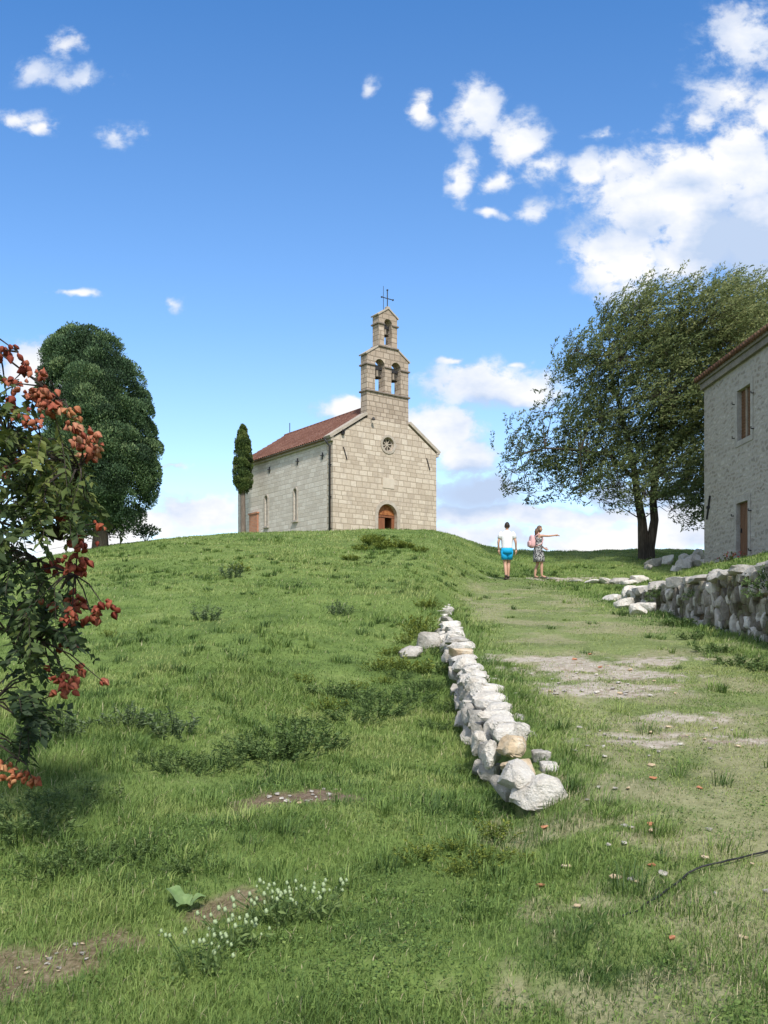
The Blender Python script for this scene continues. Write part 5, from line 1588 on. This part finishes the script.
wg = at(538, 577, 29.0); wg.z = hz(wg.x, wg.y)
wm = make_person('person', 'person in a black and white print dress pointing to the right with an outstretched arm', wg, R(-78), 1.66, JW, RW_, EDG, hcw, 0,
                 [(JW['wrl'], Vector((.3, .8, -.4)), (1, 0, 0)), (JW['wrr'], Vector((0, 1, .06)), (0, .1, -1))], [('dress', dress, M_dress), ('sandals', sand, M_shoe)], woman_hair)
bk = empty('backpack', wg + Vector((0, 0, 0)), R(-78), 'pale pink backpack on the back of the person in the print dress', 'backpack')
m = MB(); V, Fc = ico(3); v = np.sign(V) * np.abs(V) ** .62 * np.array([.155, .095, .22]); v[:, 1] *= 1 - .25 * (v[:, 2] > .08); m.add(v + np.array([0, -.215, 1.22]), Fc.tolist()); m.build('bag_body', M_pink, bk, smooth=True)
m = MB(); v = np.sign(V) * np.abs(V) ** .6 * np.array([.115, .035, .10]) + np.array([0, -.315, 1.14]); m.add(v, Fc.tolist()); m.build('front_pocket', M_pink, bk, smooth=True)
for sx in (-1, 1):
    m = MB(); m.tube([(sx * .10, -.14, 1.38), (sx * .12, -.03, 1.47), (sx * .125, .09, 1.42), (sx * .14, .13, 1.28), (sx * .16, .06, 1.13), (sx * .13, -.13, 1.06)], .016, 6); m.build('strap', M_pink, bk, smooth=True)
bk.scale = (1.66 / 1.75,) * 3

# ------------------------------------------------------------------ sky, sun, camera
sun_dir = Vector((.16, -.66, .74)).normalized()
elev = math.asin(sun_dir.z); azi = math.atan2(sun_dir.x, sun_dir.y)
world = bpy.data.worlds.new('World'); scene.world = world; world.use_nodes = True
nt = world.node_tree; nt.nodes.clear()
sky = nd(nt, 'ShaderNodeTexSky', sky_type='NISHITA', sun_disc=False, sun_elevation=elev, sun_rotation=azi, altitude=200, air_density=1.0, dust_density=.6, ozone_density=2.0)
gen = nd(nt, 'ShaderNodeTexCoord').outputs['Generated']
sp = nd(nt, 'ShaderNodeSeparateXYZ', {0: gen})
yc = mt(nt, 'MAXIMUM', sp.outputs[1], .05)
u = mt(nt, 'DIVIDE', sp.outputs[0], yc); v = mt(nt, 'DIVIDE', sp.outputs[2], yc)
p2 = nd(nt, 'ShaderNodeCombineXYZ', {0: u, 1: v}).outputs[0]
wv = nd(nt, 'ShaderNodeTexNoise', {'Vector': p2, 'Scale': 9.0, 'Detail': 4.0, 'Roughness': .6}).outputs['Color']
pw = vm(nt, 'ADD', p2, vm(nt, 'MULTIPLY', vm(nt, 'SUBTRACT', wv, (.5, .5, .5)), (.085, .06, 0)))
CLD = [(655, 200, 75, 38, 1), (615, 255, 42, 45, .95), (700, 185, 60, 42, 1), (748, 165, 40, 55, .9), (700, 240, 70, 42, 1), (764, 240, 45, 55, 1), (748, 40, 46, 34, .70), (722, 95, 45, 30, .62), (768, 115, 40, 34, .66), (680, 155, 44, 20, .60), (705, 55, 30, 24, .42), (700, 125, 38, 22, .52), (655, 130, 34, 16, .36), (730, 70, 60, 50, .40), (620, 165, 50, 20, .6),
       (418, 107, 17, 15, .75), (480, 115, 30, 27, .82), (462, 175, 16, 30, .78), (515, 142, 30, 27, .8), (500, 178, 20, 14, .7), (545, 168, 24, 20, .75), (495, 211, 18, 7, .7), (535, 206, 22, 11, .7), (590, 168, 26, 20, .9), (605, 130, 26, 10, .5),
       (35, 72, 34, 17, .52), (85, 78, 34, 17, .56), (20, 128, 40, 13, .58), (42, 138, 22, 9, .6), (60, 45, 26, 14, .48), (115, 138, 22, 11, .56), (140, 134, 12, 10, .45), (363, 84, 11, 12, .46), (72, 295, 26, 5, .66), (178, 297, 16, 8, .46), (185, 472, 14, 6, .6),
       (480, 380, 54, 25, 1), (522, 386, 42, 18, .95), (452, 357, 14, 6, .8), (438, 428, 44, 28, 1.1), (462, 455, 30, 22, .95), (345, 413, 32, 11, .95), (520, 358, 14, 5, .6),
       (560, 518, 150, 13, .95), (470, 515, 55, 15, .95), (660, 538, 130, 14, 1), (200, 515, 45, 18, 1.0), (140, 528, 55, 14, 1), (80, 540, 70, 16, .95), (30, 372, 46, 28, .85), (0, 560, 70, 20, .9), (690, 520, 60, 25, .9), (600, 545, 90, 10, .95), (400, 540, 200, 14, .9), (20, 500, 40, 30, .6), (300, 470, 60, 9, .35), (480, 492, 80, 24, .75), (640, 498, 80, 18, .7)]
cov = None
for px, py, rx, ry, wgt in CLD:
    d = vm(nt, 'LENGTH', vm(nt, 'MULTIPLY', vm(nt, 'SUBTRACT', pw, ((px - 384) / F, (HZ - py) / F, 0)), (F / (rx * 1.55), F / (ry * 1.55), 0)))
    b = mt(nt, 'MULTIPLY', mt(nt, 'SUBTRACT', 1.0, d, clamp=True), wgt)
    cov = b if cov is None else mt(nt, 'MAXIMUM', cov, b)
# sky further round and overhead: unseen broken cloud, added to whiten the fill light
nA = mt(nt, 'ADD', mt(nt, 'MULTIPLY', noise(nt, vm(nt, 'MULTIPLY', p2, (1, 1.4, 1)), 15, 9, .66, .3), .55), mt(nt, 'MULTIPLY', noise(nt, vm(nt, 'MULTIPLY', p2, (1, 1.25, 1)), 38, 8, .62, .2), .45))
nB = noise(nt, p2, 5.5, 5, .55)
dens = mt(nt, 'ADD', mt(nt, 'MULTIPLY', cov, 1.55), mt(nt, 'MULTIPLY', mt(nt, 'SUBTRACT', nA, .5), 3.3))
alpha = mt(nt, 'MULTIPLY', mt(nt, 'MULTIPLY', mrange(nt, dens, .20, .88), mrange(nt, cov, .0, .25)), mt(nt, 'ADD', mt(nt, 'MULTIPLY', cov, 1.1), .34, clamp=True))
nC = noise(nt, gen, 3.2, 6, .6)
around = mt(nt, 'MULTIPLY', mt(nt, 'MULTIPLY', mrange(nt, nC, .36, .56), mrange(nt, sp.outputs[1], .45, .68, 1, 0)), mrange(nt, sp.outputs[2], -.02, .05))
alpha = mt(nt, 'MAXIMUM', mt(nt, 'MULTIPLY', alpha, mrange(nt, sp.outputs[1], .05, .2)), around)
# cloud tone: bright rims, blue-grey thick undersides
low = nd(nt, 'ShaderNodeTexNoise', {'Vector': vm(nt, 'ADD', vm(nt, 'MULTIPLY', p2, (1, 1.6, 1)), (.0, .035, 0)), 'Scale': 8.0, 'Detail': 5.0, 'Roughness': .6}).outputs[0]
shade = None
for px, py, rx, ry, wgt in [(742, 238, 60, 42, .45), (640, 222, 60, 22, .22), (480, 492, 90, 26, .50), (620, 500, 90, 18, .32), (700, 185, 40, 14, .2), (520, 402, 50, 10, .25), (455, 478, 50, 16, .35)]:
    d = vm(nt, 'LENGTH', vm(nt, 'MULTIPLY', vm(nt, 'SUBTRACT', pw, ((px - 384) / F, (HZ - py) / F, 0)), (F / (rx * 1.4), F / (ry * 1.4), 0)))
    b = mt(nt, 'MULTIPLY', mt(nt, 'SUBTRACT', 1.0, d, clamp=True), wgt)
    shade = b if shade is None else mt(nt, 'MAXIMUM', shade, b)
ct = mt(nt, 'SUBTRACT', mt(nt, 'ADD', mt(nt, 'MULTIPLY', low, 1.0), mt(nt, 'MULTIPLY', alpha, .22)), shade)
gain = mrange(nt, v, .0, .75, 0, 1, False)
tint = ramp(nt, gain, [(0, (.88, .83, .84)), (.2, (.80, .82, .84)), (.45, (.56, .72, .84)), (1, (.29, .57, .81))])
skyc = mix(nt, 1.0, sky.outputs[0], tint, 'MULTIPLY')
ccol = ramp(nt, mrange(nt, ct, .46, .78, smooth=False), [(0, (5.6, 6.9, 9.2)), (.5, (8.4, 9.0, 10.2)), (1, (10.6, 10.6, 10.6))])
n = nt.nodes.new('ShaderNodeMix'); n.data_type = 'RGBA'; n.clamp_factor = True
CLOUDK = .345
nt.links.new(alpha, n.inputs[0]); nt.links.new(skyc, n.inputs[6]); nt.links.new(vm(nt, 'SCALE', ccol), n.inputs[7])
n.inputs[7].links[0].from_node.inputs['Scale'].default_value = CLOUDK
bg = nd(nt, 'ShaderNodeBackground', {'Color': n.outputs[2], 'Strength': .125})
nt.links.new(bg.outputs[0], nd(nt, 'ShaderNodeOutputWorld').inputs[0])
world.cycles.sampling_method = 'MANUAL'; world.cycles.sample_map_resolution = 512

sl = bpy.data.lights.new('sun', 'SUN'); sl.energy = 2.0; sl.angle = R(6.0); sl.color = (1.0, .95, .87)
so = bpy.data.objects.new('sun', sl); COL.objects.link(so); so.location = (0, -10, 30)
so.rotation_euler = (-sun_dir).to_track_quat('-Z', 'Y').to_euler()

cam = bpy.data.cameras.new('camera'); co_ = bpy.data.objects.new('camera', cam); COL.objects.link(co_)
co_.location = (0, 0, EYE); co_.rotation_euler = (R(90), 0, 0)
cam.sensor_fit = 'VERTICAL'; cam.sensor_height = 36.0; cam.sensor_width = 27.0
cam.lens = F * 36.0 / 1024
cam.shift_y = (HZ - 512) / 1024
cam.clip_start = .05; cam.clip_end = 6000
scene.camera = co_
scene.view_settings.view_transform = 'Standard'; scene.view_settings.look = 'None'
scene.view_settings.exposure = 1.2; scene.view_settings.gamma = 1.0
scene.render.engine = 'CYCLES'
scene.cycles.use_denoising = True
scene.cycles.max_bounces = 6; scene.cycles.transparent_max_bounces = 8
scene.cycles.caustics_reflective = False; scene.cycles.caustics_refractive = False
